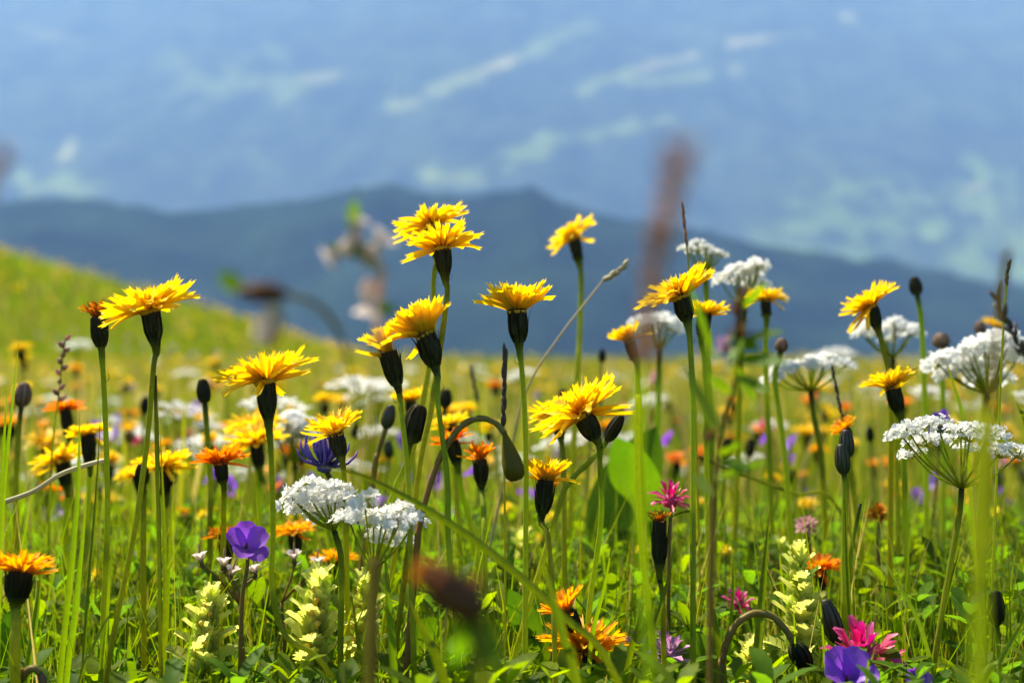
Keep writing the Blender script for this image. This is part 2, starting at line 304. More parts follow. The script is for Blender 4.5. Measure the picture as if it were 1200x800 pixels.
for (n, y0, y1, mg, hm, hs, wd, K) in [(15000, .60, 1.9, .5, .215, .06, .00075, 7), (5000, .85, 3.4, .5, .285, .03, .0008, 6), (24000, .50, 1.1, .45, .21, .045, .0010, 7), (22000, 1.0, 2.2, .7, .21, .055, .0013, 6), (38000, 2.0, 5.5, 1.2, .20, .05, .0022, 5), (42000, 5., 14, 1.5, .2, .05, .0045, 4), (36000, 13, 34, 3, .2, .05, .010, 4), (9000, -1.5, .45, 1.4, .13, .04, .0013, 5)]:
    if y0 < 0: y = RNG.random(n)*(y1-y0)+y0; x = (RNG.random(n)*2-1)*1.6; y2 = y
    else: x, y = spots(n, y0, y1, mg, 1.3)
    n = len(x); h = np.clip(RNG.normal(hm, hs, n), .06, .34)*(.75+.5*clump(x, y, .5, 4))
    lim = np.where(y < .68, ZC-.24*np.maximum(y, .1)-.004, ZC-np.where(y < 1.2, .085, .04)*np.minimum(y, 1.5)); h = np.minimum(h, np.maximum(lim, .05))
    b = np.stack([x, y, ground(x, y)-.005], -1); th0 = np.abs(RNG.normal(0, .42 if wd == .00075 else .14, n)); th1 = th0+np.abs(RNG.normal(.25, .35, n))
    prof = (1-np.linspace(0, 1, K)**2.2)*.96+.04
    parts.append(strips('g', b, RNG.random(n)*2*PI, h*1.04, th0, th1, wd*(.6+.9*RNG.random(n)), prof, None, np.clip(RNG.random(n)**1.15*.98+(clump(x, y, .5, 7)-.5)*.8, 0, 1), K, 2, tw=RNG.normal(0, .7, n)))
    t_ = parts[-1][3].reshape(n, -1); t_ = np.where((RNG.random(n) < (.13 if y1 > 1.5 else .06))[:, None], .95, t_); parts[-1] = (*parts[-1][:3], t_.ravel())
n = 8000; x, y = spots(n, 1.1, 9, .8, .9); n = len(x); h = np.minimum(RNG.uniform(.22, .34, n), ZC-.02-.022*np.minimum(y, 3))
parts.append(strips('h', np.stack([x, y, ground(x, y)], -1), RNG.random(n)*2*PI, h, np.abs(RNG.normal(0, .1, n)), np.abs(RNG.normal(.3, .3, n)), RNG.uniform(.0016, .0034, n)*np.sqrt(np.maximum(y, 1.2)/1.5), [.16, .16, .16, .16, .18, .55, 1, .85, .1], None, RNG.uniform(.8, 1, n), 9, 2, tw=RNG.normal(0, .7, n)))
V, F, T, K_ = join(parts)
structure(link('meadow_grass', big_mesh('meadow_grass', V, F, M['grass'], {'t': T, 'tint': K_})), 'stuff')
# broad and trefoil leaves of the herb layer
parts = []
prof9 = np.array([.07, .07, .08, .12, .6, .95, 1, .7, .06])
for (n, y0, y1, mg, L0, L1, wd) in [(3600, .50, 1.2, .4, .10, .24, .0055), (4200, 1.1, 2.6, .6, .10, .25, .0075), (4200, 2.5, 6, 1, .12, .26, .014)]:
    x, y = spots(n, y0, y1, mg, 1.3); n = len(x); L_ = L0+(L1-L0)*RNG.random(n)**.8
    lim = np.where(y < .74, ZC-.243*y, ZC-.11*np.minimum(y, 1.6)); L_ = np.minimum(L_, np.maximum(lim, .08))
    b = np.stack([x, y, ground(x, y)], -1)
    parts.append(strips('l', b, RNG.random(n)*2*PI, L_, np.abs(RNG.normal(.05, .15, n)), RNG.uniform(.5, 1.9, n), wd*(.45+.8*RNG.random(n))*L_/.18, prof9, None, np.clip(RNG.random(n)*.8+clump(x, y, .3, 2)*.5-.1, 0, 1), 9, 3, .3, RNG.normal(0, .3, n), 1.3))
p5 = np.array([.15, .75, 1, .85, .12])
for (n, y0, y1, mg, wd) in [(10000, .50, 1.3, .4, .0040), (6000, 1.2, 3.2, .7, .0058)]:
    x, y = spots(n, y0, y1, mg, 1.3); n = len(x); hh = RNG.uniform(.05, .22, n)
    lim = np.where(y < .74, ZC-.243*y, ZC-.12*np.minimum(y, 1.6)); hh = np.minimum(hh, np.maximum(lim, .05)); az = RNG.random(n)*2*PI
    b = np.stack([x, y, ground(x, y)], -1); tn = RNG.random(n); th = np.abs(RNG.normal(.1, .1, n))
    parts.append(strips('s', b, az, hh, th, th, np.full(n, .0007), np.ones(3), None, tn, 3, 2))
    tip = b+np.stack([np.sin(th)*hh*np.cos(az), np.sin(th)*hh*np.sin(az), np.cos(th)*hh], -1)
    for k in range(3):
        parts.append(strips('t', tip, az+k*2.094+RNG.normal(0, .15, n), RNG.uniform(.012, .026, n), RNG.uniform(.5, 1.2, n), RNG.uniform(1.1, 2., n), wd*RNG.uniform(.6, 1.3, n), p5, None, tn, 5, 3, .25))
V, F, T, K_ = join(parts)
structure(link('meadow_leaves', big_mesh('meadow_leaves', V, F, M['leaf'], {'t': T, 'tint': K_})), 'stuff')

# ------------------------------------------------------------------ flower part meshes (shared)
def petal_mesh(name, mt, curve, lift, wob, wide=1.0, teeth=.11):
    b = MB(); ST = 6; rows = []
    prof = [.45, .7, .9, 1, 1, .96]
    for i in range(ST):
        s = i/(ST-1); z = lift*s+curve*s*s; row = []
        for j in range(5):
            q = (j-2)/2; x = s-(teeth if (j % 2 and i == ST-1) else 0)+(.02*math.sin(j*2.2+wob) if i == ST-1 else 0)
            row.append(b.pv((x, q*prof[i]*wide*.5+wob*.03*s*s, z+abs(q)*.28*wide*(1-.5*s)*.4), s))
        rows.append(row)
    for i in range(ST-1):
        for j in range(4): b.pf((rows[i][j], rows[i][j+1], rows[i+1][j+1], rows[i+1][j]))
    return b.mesh(name, mt)
CURV = [(-.12, .06, .6), (-.25, .14, -1), (.12, -.04, 1.2), (.02, 0, -.5), (-.38, .2, 1), (.25, -.1, -1.2), (-.18, .02, 0)]
PET = {k: [petal_mesh('petal_'+k, M[k], c, l, w_) for c, l, w_ in CURV] for k in ('yellow', 'orange', 'amber')}
PET['rust'] = [petal_mesh('petal_rust', M['rust'], c*2.2, l*2, w_*3) for c, l, w_ in CURV]

def involucre_mesh(seed, mt, hair=0, flare=.3):
    rnd = random.Random(seed); b = MB()
    prof = [(.13, -.55), (.16, -.36), (.22, -.16), (.31, .0), (.40, .15), (.45, .32), (.46, .55), (.44, .78), (.43, .95)]
    b.lathe(prof, 16)
    def rad(z):
        for (r0, z0), (r1, z1) in zip(prof, prof[1:]):
            if z <= z1: return r0+(r1-r0)*(z-z0)/(z1-z0)
        return prof[-1][0]
    for row, (n, z0, z1) in enumerate([(13, .12, 1.02), (10, -.02, .66), (8, -.14, .36)]):
        for k in range(n):
            a = 2*PI*(k+.5*(row % 2))/n+rnd.uniform(-.1, .1); zt = z1+rnd.uniform(-.05, .1); fl = flare*rnd.random()**2 if row == 0 else rnd.uniform(0, .2)
            pts = []; wid = []
            for i in range(5):
                s = i/4; z = z0+(zt-z0)*s; r = rad(z)+.02+.012*row+fl*s**3*.5
                pts.append((r*math.cos(a), r*math.sin(a), z)); wid.append([.07, .10, .095, .065, .008][i])
            b.strap(pts, wid, (-math.sin(a), math.cos(a), 0), fold=-.25, k=rnd.random())
    for k in range(hair):
        a = rnd.uniform(0, 2*PI); z = rnd.uniform(-.1, .85); r = rad(z); l = rnd.uniform(.14, .34); d = Vector((math.cos(a), math.sin(a), rnd.uniform(-.5, .6)))
        p = Vector((r*math.cos(a), r*math.sin(a), z)); sd = Vector((-math.sin(a), math.cos(a), 0))*.011
        i0 = b.pv(p-sd); i1 = b.pv(p+sd); i2 = b.pv(p+d*l); b.pf((i0, i1, i2))
    return b.mesh('involucre', mt)
INV = [involucre_mesh(i, M['involucre'], 60, .6) for i in range(3)]
INVF = [involucre_mesh(i+9, M['involucre'], 0, 1.0) for i in range(2)]
INVH = [involucre_mesh(i+20, M['involucre'], 150, .5) for i in range(2)]
def core_mesh(mt):
    b = MB(); b.lathe([(.05, -.12), (.22, -.06), (.25, 0), (.15, .05), (.02, .08)], 10); rnd = random.Random(2)
    for k in range(46):
        a = rnd.uniform(0, 2*PI); r = .22*math.sqrt(rnd.random()); t = rnd.uniform(0, .5); l = rnd.uniform(.22, .42); az = a+rnd.uniform(-.6, .6)
        p = Vector((r*math.cos(a), r*math.sin(a), 0)); d = Vector((math.sin(t)*math.cos(az), math.sin(t)*math.sin(az), math.cos(t)))
        b.tube([p, p+d*l*.6, p+d*l+Vector((d.y, -d.x, 0))*.05], [.010, .009, .004], 3, t0=.3)
    return b.mesh('flower_head', mt)
CORE = {k: core_mesh(M[k]) for k in ('yellow', 'orange', 'amber', 'rust')}
RINGS = [(20, 1.0, 5), (18, .93, 15), (15, .78, 29), (11, .55, 48)]

def axis_quat(a, roll=0.): return Vector((0, 0, 1)).rotation_difference(a.normalized()) @ Quaternion((0, 0, 1), roll)
def path3(pts, d, d2=None):
    """photo path at depth d -> world points that run on down to the ground"""
    n = len(pts); d2 = d if d2 is None else d2
    q = [P(x, y, d+(d2-d)*i/max(1, n-1)) for i, (x, y) in enumerate(pts)]
    last = q[-1]; dirv = (q[-1]-q[-2]) if n > 1 else Vector((0, 0, -1)); g = gz(last.x, last.y)
    if last.z > g+.02:
        h = last.z-g; sx = max(-.5, min(.5, dirv.x/max(.01, -dirv.z))) if dirv.z < 0 else 0
        e = Vector((last.x+sx*h*.5, last.y+U(-.1, .25)*h*.3, 0)); e.z = gz(e.x, e.y)-.004
        q.append((last+e)/2+Vector((sx*h*.1, 0, 0))); q.append(e)
    return q
def stem_obj(root, base, pts_top_down, r_top, r_base, mt, name='stem', n=8, swell=1.0, res=6):
    c = crom(list(reversed(pts_top_down)), res); N = len(c); rr = []
    for i in range(N):
        s = i/(N-1); r = r_base+(r_top-r_base)*s
        rr.append(r*(1+(swell-1)*max(0, (s-.72)/.28)**2)*U(.93, 1.07))
    b = MB(); b.tube([p-base for p in c], rr, n); return link(name, b.mesh(name, mt), root)

def composite(label, pts, wpx, d, kind='yellow', tilt=0, lean=0, open_=1., inv='n', short=None, iw=None, name=None, cat='flower', petals=True, density=1.0, pwf=1., group=None, lenf=1.0, sr=None, droop=0):
    """a hawkbit-like flower: pts[0] where the florets leave the involucre, pts[1] its foot, then the stem"""
    s = pxs(d); q = path3(pts[1:], d, d+U(-.02, .02)); q[0] = P(*pts[1], d); top = P(*pts[0], d); base = q[-1].copy()
    root = thing(name or ('hawkbit' if kind == 'yellow' else 'golden_hawksbeard' if kind == 'amber' else 'orange_hawkweed'), label, cat, base, group)
    ax0 = (top-q[0]); L = ax0.length; a = ax0.normalized()
    iw = (iw or 25)*s; r = iw*.43; pw = U(.78, 1.15)*pwf
    rs = (sr or 3.0)*s
    q2 = [q[0]+a*L*.02]+([q[0]-a*L*.45] if len(q) > 1 else [])+q[1:]
    q2 = [q2[0]]+[p for p in q2[1:] if (p-q2[0]).length > L*.3]
    stem_obj(root, base, q2, rs, rs*1.15, M['stem'], swell=2.5)
    im = random.choice({'n': INV, 'f': INVF, 'h': INVH}[inv])
    link('involucre', im, root, q[0]-base, axis_quat(a, U(0, 6)), (r/.48, r/.48, L/.95))
    ah = Quaternion((0, 1, 0), R(-tilt)) @ a; ah = Quaternion((1, 0, 0), R(lean)) @ ah
    rad = wpx*.5*s*1.04; hd = link('flower_head', CORE[kind], root, top-base-a*L*.09, axis_quat(ah, U(0, 6)), rad)
    if petals:
        for ri, (n, l, e) in enumerate(RINGS):
            n = max(4, int(n*density))
            for k in range(n):
                az = 2*PI*(k+U(-.3, .3))/n+ri*.5; el = e*open_+(1-open_)*(74+ri*2)+U(-9, 10)-droop*(1 if ri == 0 else .4)
                ll = l*U(.86, 1.08)*lenf*(1+(1-open_)*.12)
                if ri == 0 and random.random() < .10: el -= U(15, 45)
                rr0 = (.06 if ri < 2 else .03)+.05*(1-open_); m = random.choice(PET[kind])
                rot = Quaternion((0, 0, 1), az) @ Quaternion((0, 1, 0), -R(el)) @ Quaternion((1, 0, 0), U(-.35, .35))
                link('petal', m, hd, (rr0*math.cos(az), rr0*math.sin(az), -.04+.02*ri), rot, (ll, U(.125, .17)*pw, ll))
    if d < .8 and len(q) > 3:      # a small curled scale leaf on the stem
        f = U(.3, .8); p = q[0]+(q[1]-q[0])*f if (q[1]-q[0]).length > 25*s else q[1]+(q[2]-q[1])*.4; sg = random.choice((-1, 1)); l = U(7, 13)*s
        b = MB(); b.strap([p-base+Vector((sg*rs*.8, -rs*.5, 0)), p-base+Vector((sg*(rs+l*.35), -rs*.6, l*.25)), p-base+Vector((sg*(rs+l*.45), -rs*.6, l*.7)), p-base+Vector((sg*(rs+l*.2), -rs*.6, l))], [1.6*s, 1.5*s, 1.1*s, .2*s], (0, 1, .2), fold=.3); link('scale_leaf', b.mesh('scale_leaf', M['involucre']), root)
    if short: THINGS.append((root, short, pts[0][0], pts[0][1]-wpx*.15))
    return root

Y = 'yellow'
composite('large yellow hawkbit with ragged drooping side florets above the grassy hill', [(176, 360), (181, 396), (180, 430), (172, 520), (158, 620), (140, 710), (124, 800)], 108, .66, Y, 12, 4, .82, 'n', 'the ragged hawkbit above the hill', 24, droop=10)
composite('wide yellow hawkbit on a tall stem that bends sharply near its foot', [(311, 442), (314, 484), (318, 540), (320, 620), (319, 690), (335, 745), (392, 800)], 116, .66, Y, 10, 0, .9, 'n', 'the wide hawkbit with the bent stem', 25)
composite('yellow hawkbit, highest of all, half hidden behind another bloom', [(505, 262), (510, 292), (508, 330), (507, 400), (490, 500), (470, 600)], 88, .80, Y, 8, -4, .95, 'n', 'the highest hawkbit', 19)
composite('yellow hawkbit with a dark streaked underside just below the highest bloom', [(518, 288), (521, 318), (524, 345), (517, 400), (505, 480), (487, 580)], 92, .68, Y, 2, -8, .82, 'n', 'the streaked hawkbit under the highest bloom', 21)
composite('yellow hawkbit seen from behind, its florets fanned up over dark bracts', [(498, 390), (508, 424), (513, 470), (524, 560), (526, 640), (536, 760)], 96, .66, Y, 14, -12, .52, 'f', 'the fanned hawkbit', 29, lenf=.95, pwf=1.25)
composite('narrow half closed yellow hawkbit pressed beside a fanned larger bloom', [(455, 412), (464, 446), (471, 490), (478, 560), (482, 680)], 72, .67, Y, 8, 0, .18, 'f', 'the half closed hawkbit', 25, density=.7, pwf=1.4)
composite('yellow hawkbit shaped like a cup with one floret stretched far sideways', [(606, 362), (608, 396), (612, 440), (616, 520), (616, 640), (615, 790)], 90, .68, Y, 0, -6, .62, 'f', 'the cup shaped hawkbit', 26, density=.8, pwf=1.6)
composite('soft edged yellow hawkbit standing alone against the blue ridge', [(672, 277), (677, 300), (681, 330), (679, 400), (676, 450)], 64, 1.02, Y, 22, -4, .9, 'n', 'the lone soft hawkbit against the ridge', 15)
composite('large yellow hawkbit turned aside on a thick dark neck among white flowers', [(682, 484), (696, 510), (703, 545), (705, 600), (698, 660), (690, 720)], 114, .70, Y, 6, -8, .9, 'n', 'the turned hawkbit with the thick neck', 27)
composite('yellow hawkbit mostly hidden behind the one with a thick dark neck', [(652, 480), (656, 506), (660, 540), (661, 600)], 66, .82, Y, 12, -6, .9, 'n', None, 16)
composite('small half open yellow hawkbit low beside the tall central stem', [(640, 562), (636, 596), (642, 630), (648, 700), (650, 760)], 70, .68, Y, 4, -6, .45, 'f', 'the small half open hawkbit', 24, density=.75, pwf=1.4)
composite('big yellow hawkbit tilted beside the blurred brown grass spike', [(798, 345), (804, 372), (809, 410), (812, 480), (812, 600), (812, 740)], 98, .68, Y, 14, -4, .85, 'n', 'the tilted hawkbit by the brown spike', 24)
composite('yellow hawkbit partly covered by the big tilted bloom before it', [(826, 366), (823, 390), (826, 430), (828, 520), (829, 600)], 56, .82, Y, 0, -6, .85, 'n', 'the partly covered hawkbit', 18)
composite('small yellow hawkbit blurred behind the brown grass spike', [(737, 398), (744, 418), (748, 460), (750, 520)], 50, .9, Y, 6, -6, .5, 'n', None, 15)
composite('small yellow bloom tucked under the white umbel beside the ridge', [(897, 350), (898, 368), (897, 410), (899, 470)], 50, .95, Y, -8, -4, .85, 'n', 'the bloom under the white umbel', 13)
composite('soft yellow hawkbit with flat florets before a white umbel', [(1020, 357), (1027, 380), (1034, 405), (1042, 440), (1044, 500)], 72, .82, Y, 12, -6, .8, 'n', 'the flat hawkbit before the white umbel', 18)
composite('yellow hawkbit standing just above the spreading fine white umbel', [(1045, 452), (1053, 480), (1058, 510), (1060, 560), (1062, 640)], 66, .80, Y, -4, -8, .68, 'n', 'the hawkbit above the fine umbel', 20)
composite('yellow hawkbit above a blue violet flower, smeared by a blurred blade', [(393, 506), (399, 532), (404, 570), (406, 640)], 72, .72, Y, -4, 8, .6, 'n', 'the hawkbit above the violet flower', 20)
composite('yellow hawkbit in soft focus behind the thin closed bud', [(481, 468), (482, 488), (484, 530)], 46, .95, Y, 4, 0, .7, 'n', None, 14)
composite('yellow hawkbit beside the thick stem of the hill bloom', [(103, 508), (105, 540), (104, 580)], 52, .88, Y, 4, -4, .75, 'n', None, 18)
composite('yellow hawkbit low among grass, left neighbour of the striped stem', [(72, 538), (77, 566), (78, 600)], 66, .92, Y, 6, 0, .85, 'n', 'the low hawkbit in the grass', 17)
composite('yellow hawkbit crossed by upright grass blades behind the tall stems', [(190, 546), (193, 576), (194, 620)], 72, .86, Y, 4, 4, .85, 'n', 'the hawkbit behind grass blades', 18)
composite('yellow bloom behind the bent stem, upper one of a close pair', [(296, 500), (300, 520), (300, 560)], 72, 1.02, Y, 0, 10, .95, 'n', None, 14)
composite('yellow bloom behind the bent stem, lower one of a close pair', [(300, 515), (303, 545), (304, 600)], 76, .95, Y, 6, 10, .95, 'n', 'the pair behind the bent stem', 17)
composite('yellow bloom low in the grass left of the orange bloom', [(160, 552), (166, 578), (166, 620)], 50, .98, Y, 4, 6, .9, 'n', None, 14)
composite('golden bloom low in shade under the white clusters', [(345, 622), (347, 645), (347, 690)], 52, .88, 'amber', 0, 6, .9, 'n', 'the golden bloom in shade', 17)
composite('golden bloom with flat florets beneath the pale umbel rays', [(390, 655), (392, 672), (394, 710)], 54, .90, 'amber', 0, -6, .95, 'n', 'the flat golden bloom', 14)
composite('golden daisy like bloom behind an orange stained one', [(528, 496), (532, 520), (534, 560)], 46, .96, Y, 0, 0, .8, 'n', None, 14)
composite('orange bloom cut by the frame edge on a stout hairy stem', [(24, 668), (20, 698), (19, 730), (18, 800)], 82, .62, 'amber', 4, -6, .8, 'h', 'the stout hairy orange bloom', 34, sr=6)
composite('bright orange hawkweed with spread florets beside the bent stem', [(258, 541), (261, 562), (262, 600), (261, 660)], 64, .76, 'orange', 0, -4, .75, 'n', 'the spread orange hawkweed', 17, lenf=1.0)
composite('orange hawkweed blurred behind a slender grass panicle', [(76, 478), (80, 506), (82, 560)], 44, .98, 'orange', 0, -4, .85, 'n', 'the orange bloom by the panicle', 15)
composite('shrivelled orange head on a dark stem in front of the arching bud', [(563, 538), (564, 564), (567, 600), (568, 660)], 46, .78, 'orange', 0, 0, .22, 'n', 'the shrivelled orange head', 19, density=.8)
composite('orange bloom behind the arch of the nodding bud', [(530, 516), (535, 540), (542, 580), (556, 640)], 48, .84, 'orange', 0, 0, .75, 'n', None, 18)
composite('rust orange withered head behind the violet cranesbill', [(264, 632), (266, 655), (266, 700)], 44, .82, 'rust', 0, 0, .45, 'n', 'the rusty head behind the cranesbill', 18)
composite('half open orange bloom above a flatter one, cut by a diagonal blade', [(664, 716), (675, 742), (676, 780)], 64, .70, 'amber', 10, -4, .45, 'n', 'the half open orange bloom', 24, density=.85)
composite('flat orange bloom lowest in the middle, crossed by grass blades', [(684, 760), (686, 792), (686, 812)], 104, .70, 'amber', -4, 0, .72, 'n', 'the lowest orange bloom', 26)
composite('deep orange flower beside the cream yellow rattle spike', [(961, 664), (963, 684), (965, 740)], 58, .84, 'orange', -4, 8, .9, 'n', 'the deep orange flower', 15)
composite('dried rust tufted head on a bristly dark bud beside the clover', [(773, 610), (773, 656), (776, 700), (779, 800)], 34, .66, 'rust', 0, 0, .15, 'h', 'the bristly dried head', 21, density=.55, name='withered_hawkbit', cat='seed head')
composite('closed rust orange head close to the ragged hill bloom', [(115, 372), (118, 402), (123, 480), (126, 600), (121, 730)], 44, .70, 'rust', 6, 0, .2, 'h', 'the closed rust head', 22, density=.6, name='withered_hawkbit', cat='flower')
composite('drooping golden bloom with pale tip over a dark pair of buds', [(990, 502), (994, 512), (998, 560)], 36, .86, 'amber', 12, 14, .6, 'n', 'the drooping golden bloom', 14)

# ------------------------------------------------------------------ closed buds
def bud_mesh(seed, mt, tip=.25):
    rnd = random.Random(seed); b = MB(); prof = [(.10, -.06), (.24, .02), (.38, .14), (.46, .30), (.47, .5), (.42, .7), (.32, .86), (tip, .97), (tip*.4, 1.0)]
    b.lathe(prof, 14)
    for k in range(11):
        a = 2*PI*k/11; pts = []; wid = []
        for i in range(6):
            r, z = prof[1+i] if i < 5 else prof[7]; r += .025; pts.append((r*math.cos(a), r*math.sin(a), z)); wid.append([.05, .09, .10, .10, .08, .03][i])
        b.strap(pts, wid, (-math.sin(a), math.cos(a), 0), fold=-.3, k=rnd.random())
    for k in range(70):
        a = rnd.uniform(0, 2*PI); i = rnd.randrange(7); r, z = prof[i]; d = Vector((math.cos(a), math.sin(a), rnd.uniform(-.2, .7))); p = Vector((r*math.cos(a), r*math.sin(a), z)); sd = Vector((-math.sin(a), math.cos(a), 0))*.007
        b.pf((b.pv(p-sd), b.pv(p+sd), b.pv(p+d*rnd.uniform(.06, .15))))
    return b.mesh('bud', mt)
BUD = {'dark': bud_mesh(1, M['involucre']), 'green': bud_mesh(2, M['budgreen']), 'brown': bud_mesh(3, M['straw'])}
def bud(label, tip, foot, pts, wpx, d, kind='dark', short=None, sm='stem', sr=3.2, mesh=None, name='flower_bud', cat='flower bud'):
    s = pxs(d); q = path3([foot]+pts, d); base = q[-1].copy(); root = thing(name, label, cat, base)
    t = P(*tip, d); a = t-q[0]
    stem_obj(root, base, [q[0]+a*.03]+q[1:], sr*s, sr*s*1.1, M[sm])
    link('bud', mesh or BUD[kind], root, q[0]-base, axis_quat(a, U(0, 6)), (wpx*s/.94, wpx*s/.94, a.length))
    if short: THINGS.append((root, short, *tip))
    return root
bud('small dark bud standing between the hill bloom and the bent stem', (237, 444), (240, 472), [(243, 510), (247, 570), (246, 640)], 15, .85, 'dark', 'the small dark bud')
bud('brown tipped closed bud on a straight stem near the frame edge', (29, 448), (25, 476), [(21, 520), (19, 600)], 18, .88, 'brown', 'the brown tipped bud')
bud('slim green bud leaning beside the narrow half closed hawkbit', (459, 474), (452, 502), [(443, 530), (436, 570)], 14, .84, 'green', 'the slim green bud', 'redstem')
bud('plump black striped bud hugging the fanned bloom\'s stem', (492, 474), (481, 518), [(475, 545), (462, 575), (448, 640)], 27, .68, 'dark', 'the plump striped bud')
bud('slim dark bud slanting away from the thick necked hawkbit', (729, 486), (711, 516), [(706, 524), (690, 542), (668, 565), (650, 610)], 15, .74, 'dark', 'the slanting dark bud')
bud('small dark bud high against the ridge beside the flat hawkbit', (1071, 324), (1075, 346), [(1079, 370), (1082, 420), (1084, 500)], 14, .98, 'dark', 'the high dark bud')
bud('tiny brown bud peeping over the big white umbel', (1148, 376), (1149, 392), [(1152, 420), (1154, 480)], 13, 1.1, 'brown')
bud('upper of two furry dark buds standing close together', (991, 503), (993, 536), [(992, 560), (989, 640), (988, 720)], 16, .72, 'green', 'the furry bud pair')
bud('lower of two furry dark buds standing close together', (985, 520), (989, 555), [(990, 575), (989, 650), (990, 740)], 16, .715, 'green')
bud('long pointed dark bud leaning from behind a diagonal blade', (966, 702), (982, 752), [(990, 775), (1000, 800)], 21, .70, 'green', 'the long pointed bud')
bud('squared hairy black bud on a thin hairy stem beside the thick blurred stem', (1167, 692), (1168, 732), [(1170, 770), (1172, 800)], 18, .70, 'dark', 'the squared hairy bud')
bud('tiny round bud on a bowed stem before the wide white umbel', (917, 396), (915, 412), [(908, 440), (911, 470), (918, 520), (924, 590)], 14, .9, 'brown', 'the tiny round bud')
bud('small brown bud floating above the white umbel by the ridge foot', (1103, 390), (1103, 408), [(1104, 440), (1105, 500)], 18, 1.05, 'brown')
bud('dark oval bud in front of a golden bloom low in the grass', (166, 543), (167, 568), [(168, 600), (168, 660)], 15, .74, 'dark', 'the dark oval bud')
bud('dark bud blurred behind the tall central stem', (523, 455), (521, 478), [(521, 520), (522, 560)], 15, 1.1, 'dark')
# the two nodding buds
def pear():
    b = MB(); b.lathe([(.10, 0), (.16, .10), (.30, .30), (.46, .55), (.52, .75), (.47, .92), (.30, 1.0), (.05, 1.02)], 16, flat=.6)
    for k in range(30):
        a = random.uniform(2.2, 3.6); z = U(.2, .95); r = .16+(.36)*min(1, z*1.2)
        p = Vector((r*math.cos(a), r*math.sin(a)*.6, z)); b.tube([p, p+Vector((math.cos(a), math.sin(a)*.6, 0))*.035], [.012, .004], 4)
    return b.mesh('bud', M['olive'])
bud('olive pear shaped bud hanging from a high arched brownish stem', (605, 562), (591, 506), [(580, 495), (563, 490), (545, 496), (528, 514), (514, 540), (503, 570), (493, 610), (486, 670)], 38, .66, 'dark', 'the nodding pear shaped bud', 'redstem', 3.6, pear(), 'nodding_bud')
bud('nodding black bud on a low orange arched stem beside the rattle', (948, 786), (930, 753), [(921, 738), (905, 722), (885, 718), (866, 728), (853, 748), (846, 775), (843, 800)], 22, .68, 'dark', 'the low nodding bud', 'redstem', 4.0, None, 'nodding_bud')
bud('brown curled stalk looping low beside the stout orange bloom', (52, 803), (47, 788), [(40, 783), (32, 786), (25, 796), (21, 806)], 9, .62, 'brown', None, 'redstem', 4.5, None, 'curled_stalk', 'stalk')

# ------------------------------------------------------------------ white umbels
def umbellet_mesh(seed, nf, spread=1., flat=.5, fs=.17):
    rnd = random.Random(seed); b = MB()
    for k in range(nf):
        th = math.acos(1-rnd.random()*.62)*spread; a = k*2.39996+rnd.uniform(-.3, .3); l = rnd.uniform(.62, 1.15)
        d = Vector((math.sin(th)*math.cos(a), math.sin(th)*math.sin(a), math.cos(th)*flat+(.1)))
        e = d*l; b.tube([(0, 0, 0), e*.55+Vector((0, 0, .03)), e], [.016, .014, .012], 3, 1, cap=False)
        n = (d+Vector((0, 0, .6))+Vector((rnd.uniform(-.9, .9), rnd.uniform(-.9, .9), 0))).normalized(); q = axis_quat(n, rnd.uniform(0, 6)); sz = fs*rnd.uniform(.8, 1.35)
        for j in range(5):
            aa = j*2*PI/5; r = q @ Vector((math.cos(aa), math.sin(aa), .25)); sd = q @ Vector((-math.sin(aa), math.cos(aa), 0)); kk = rnd.random()
            i0 = b.pv(e, .2, kk); i1 = b.pv(e+r*sz*.7-sd*sz*.42, .7, kk); i2 = b.pv(e+r*sz*1.05+n*sz*.12, 1, kk); i3 = b.pv(e+r*sz*.7+sd*sz*.42, .7, kk)
            b.pf((i0, i1, i2, i3), 0)
        for j in range(2):
            o = Vector((rnd.uniform(-1, 1), rnd.uniform(-1, 1), .6))*sz*.8; b.tube([e, e+o], [.008, .012], 3, 0, .8, 1.)
    return b.mesh('umbellet', [M['white'], M['stem']])
UMB = [umbellet_mesh(i, 34, 1.1, .5, .165) for i in range(4)]
UMBD = [umbellet_mesh(30+i, 17, 1.2, .65, .38) for i in range(4)]
def umbel(label, hub, center, wpx, hpx, d, stem, n=16, fine=False, short=None, upx=17, tilt=0., seed=1, lean=.35, jit=5, name='white_umbel', dome=.35):
    """hub: where the rays meet; center: middle of the flat top; hpx: how deep the tilted disc looks"""
    rnd = random.Random(seed); s = pxs(d); q = path3([hub]+stem, d); base = q[-1].copy(); root = thing(name, label, 'umbel flower', base)
    stem_obj(root, base, q, 3.4*s, 3.8*s, M['stem']); c = P(*center, d); rx = wpx*.5*s
    for k in range(n):
        rr = math.sqrt((k+.5)/n); a = k*2.39996+rnd.uniform(-.2, .2)
        off = Vector((rr*rx*math.cos(a), rr*rx*math.sin(a)*.8, 0)); e = c+off+Vector((0, 0, -off.y*(hpx*.5*s)/(rx*.8)*.9+dome*rx*(.5-rr*rr)*.5+off.x*math.tan(R(tilt))+rnd.uniform(-jit, jit)*s))
        h = q[0]; mid = h+(e-h)*.55-Vector((0, 0, 1))*(e-h).length*.10*rr
        cr = crom([h, mid, e], 4); b = MB(); b.tube([p-base for p in cr], [1.0*s+.4*s*(1-i/len(cr)) for i in range(len(cr))], 5); link('ray', b.mesh('ray', M['stem']), root)
        nrm = ((e-mid).normalized()*.6+Vector((0, -lean*.5, 1))).normalized()
        link('umbellet', rnd.choice(UMB if fine else UMBD), root, e-base-nrm*upx*s*.35, axis_quat(nrm, rnd.uniform(0, 6)), upx*s*rnd.uniform(.7, 1.2))
    if short: THINGS.append((root, short, *center))
    return root
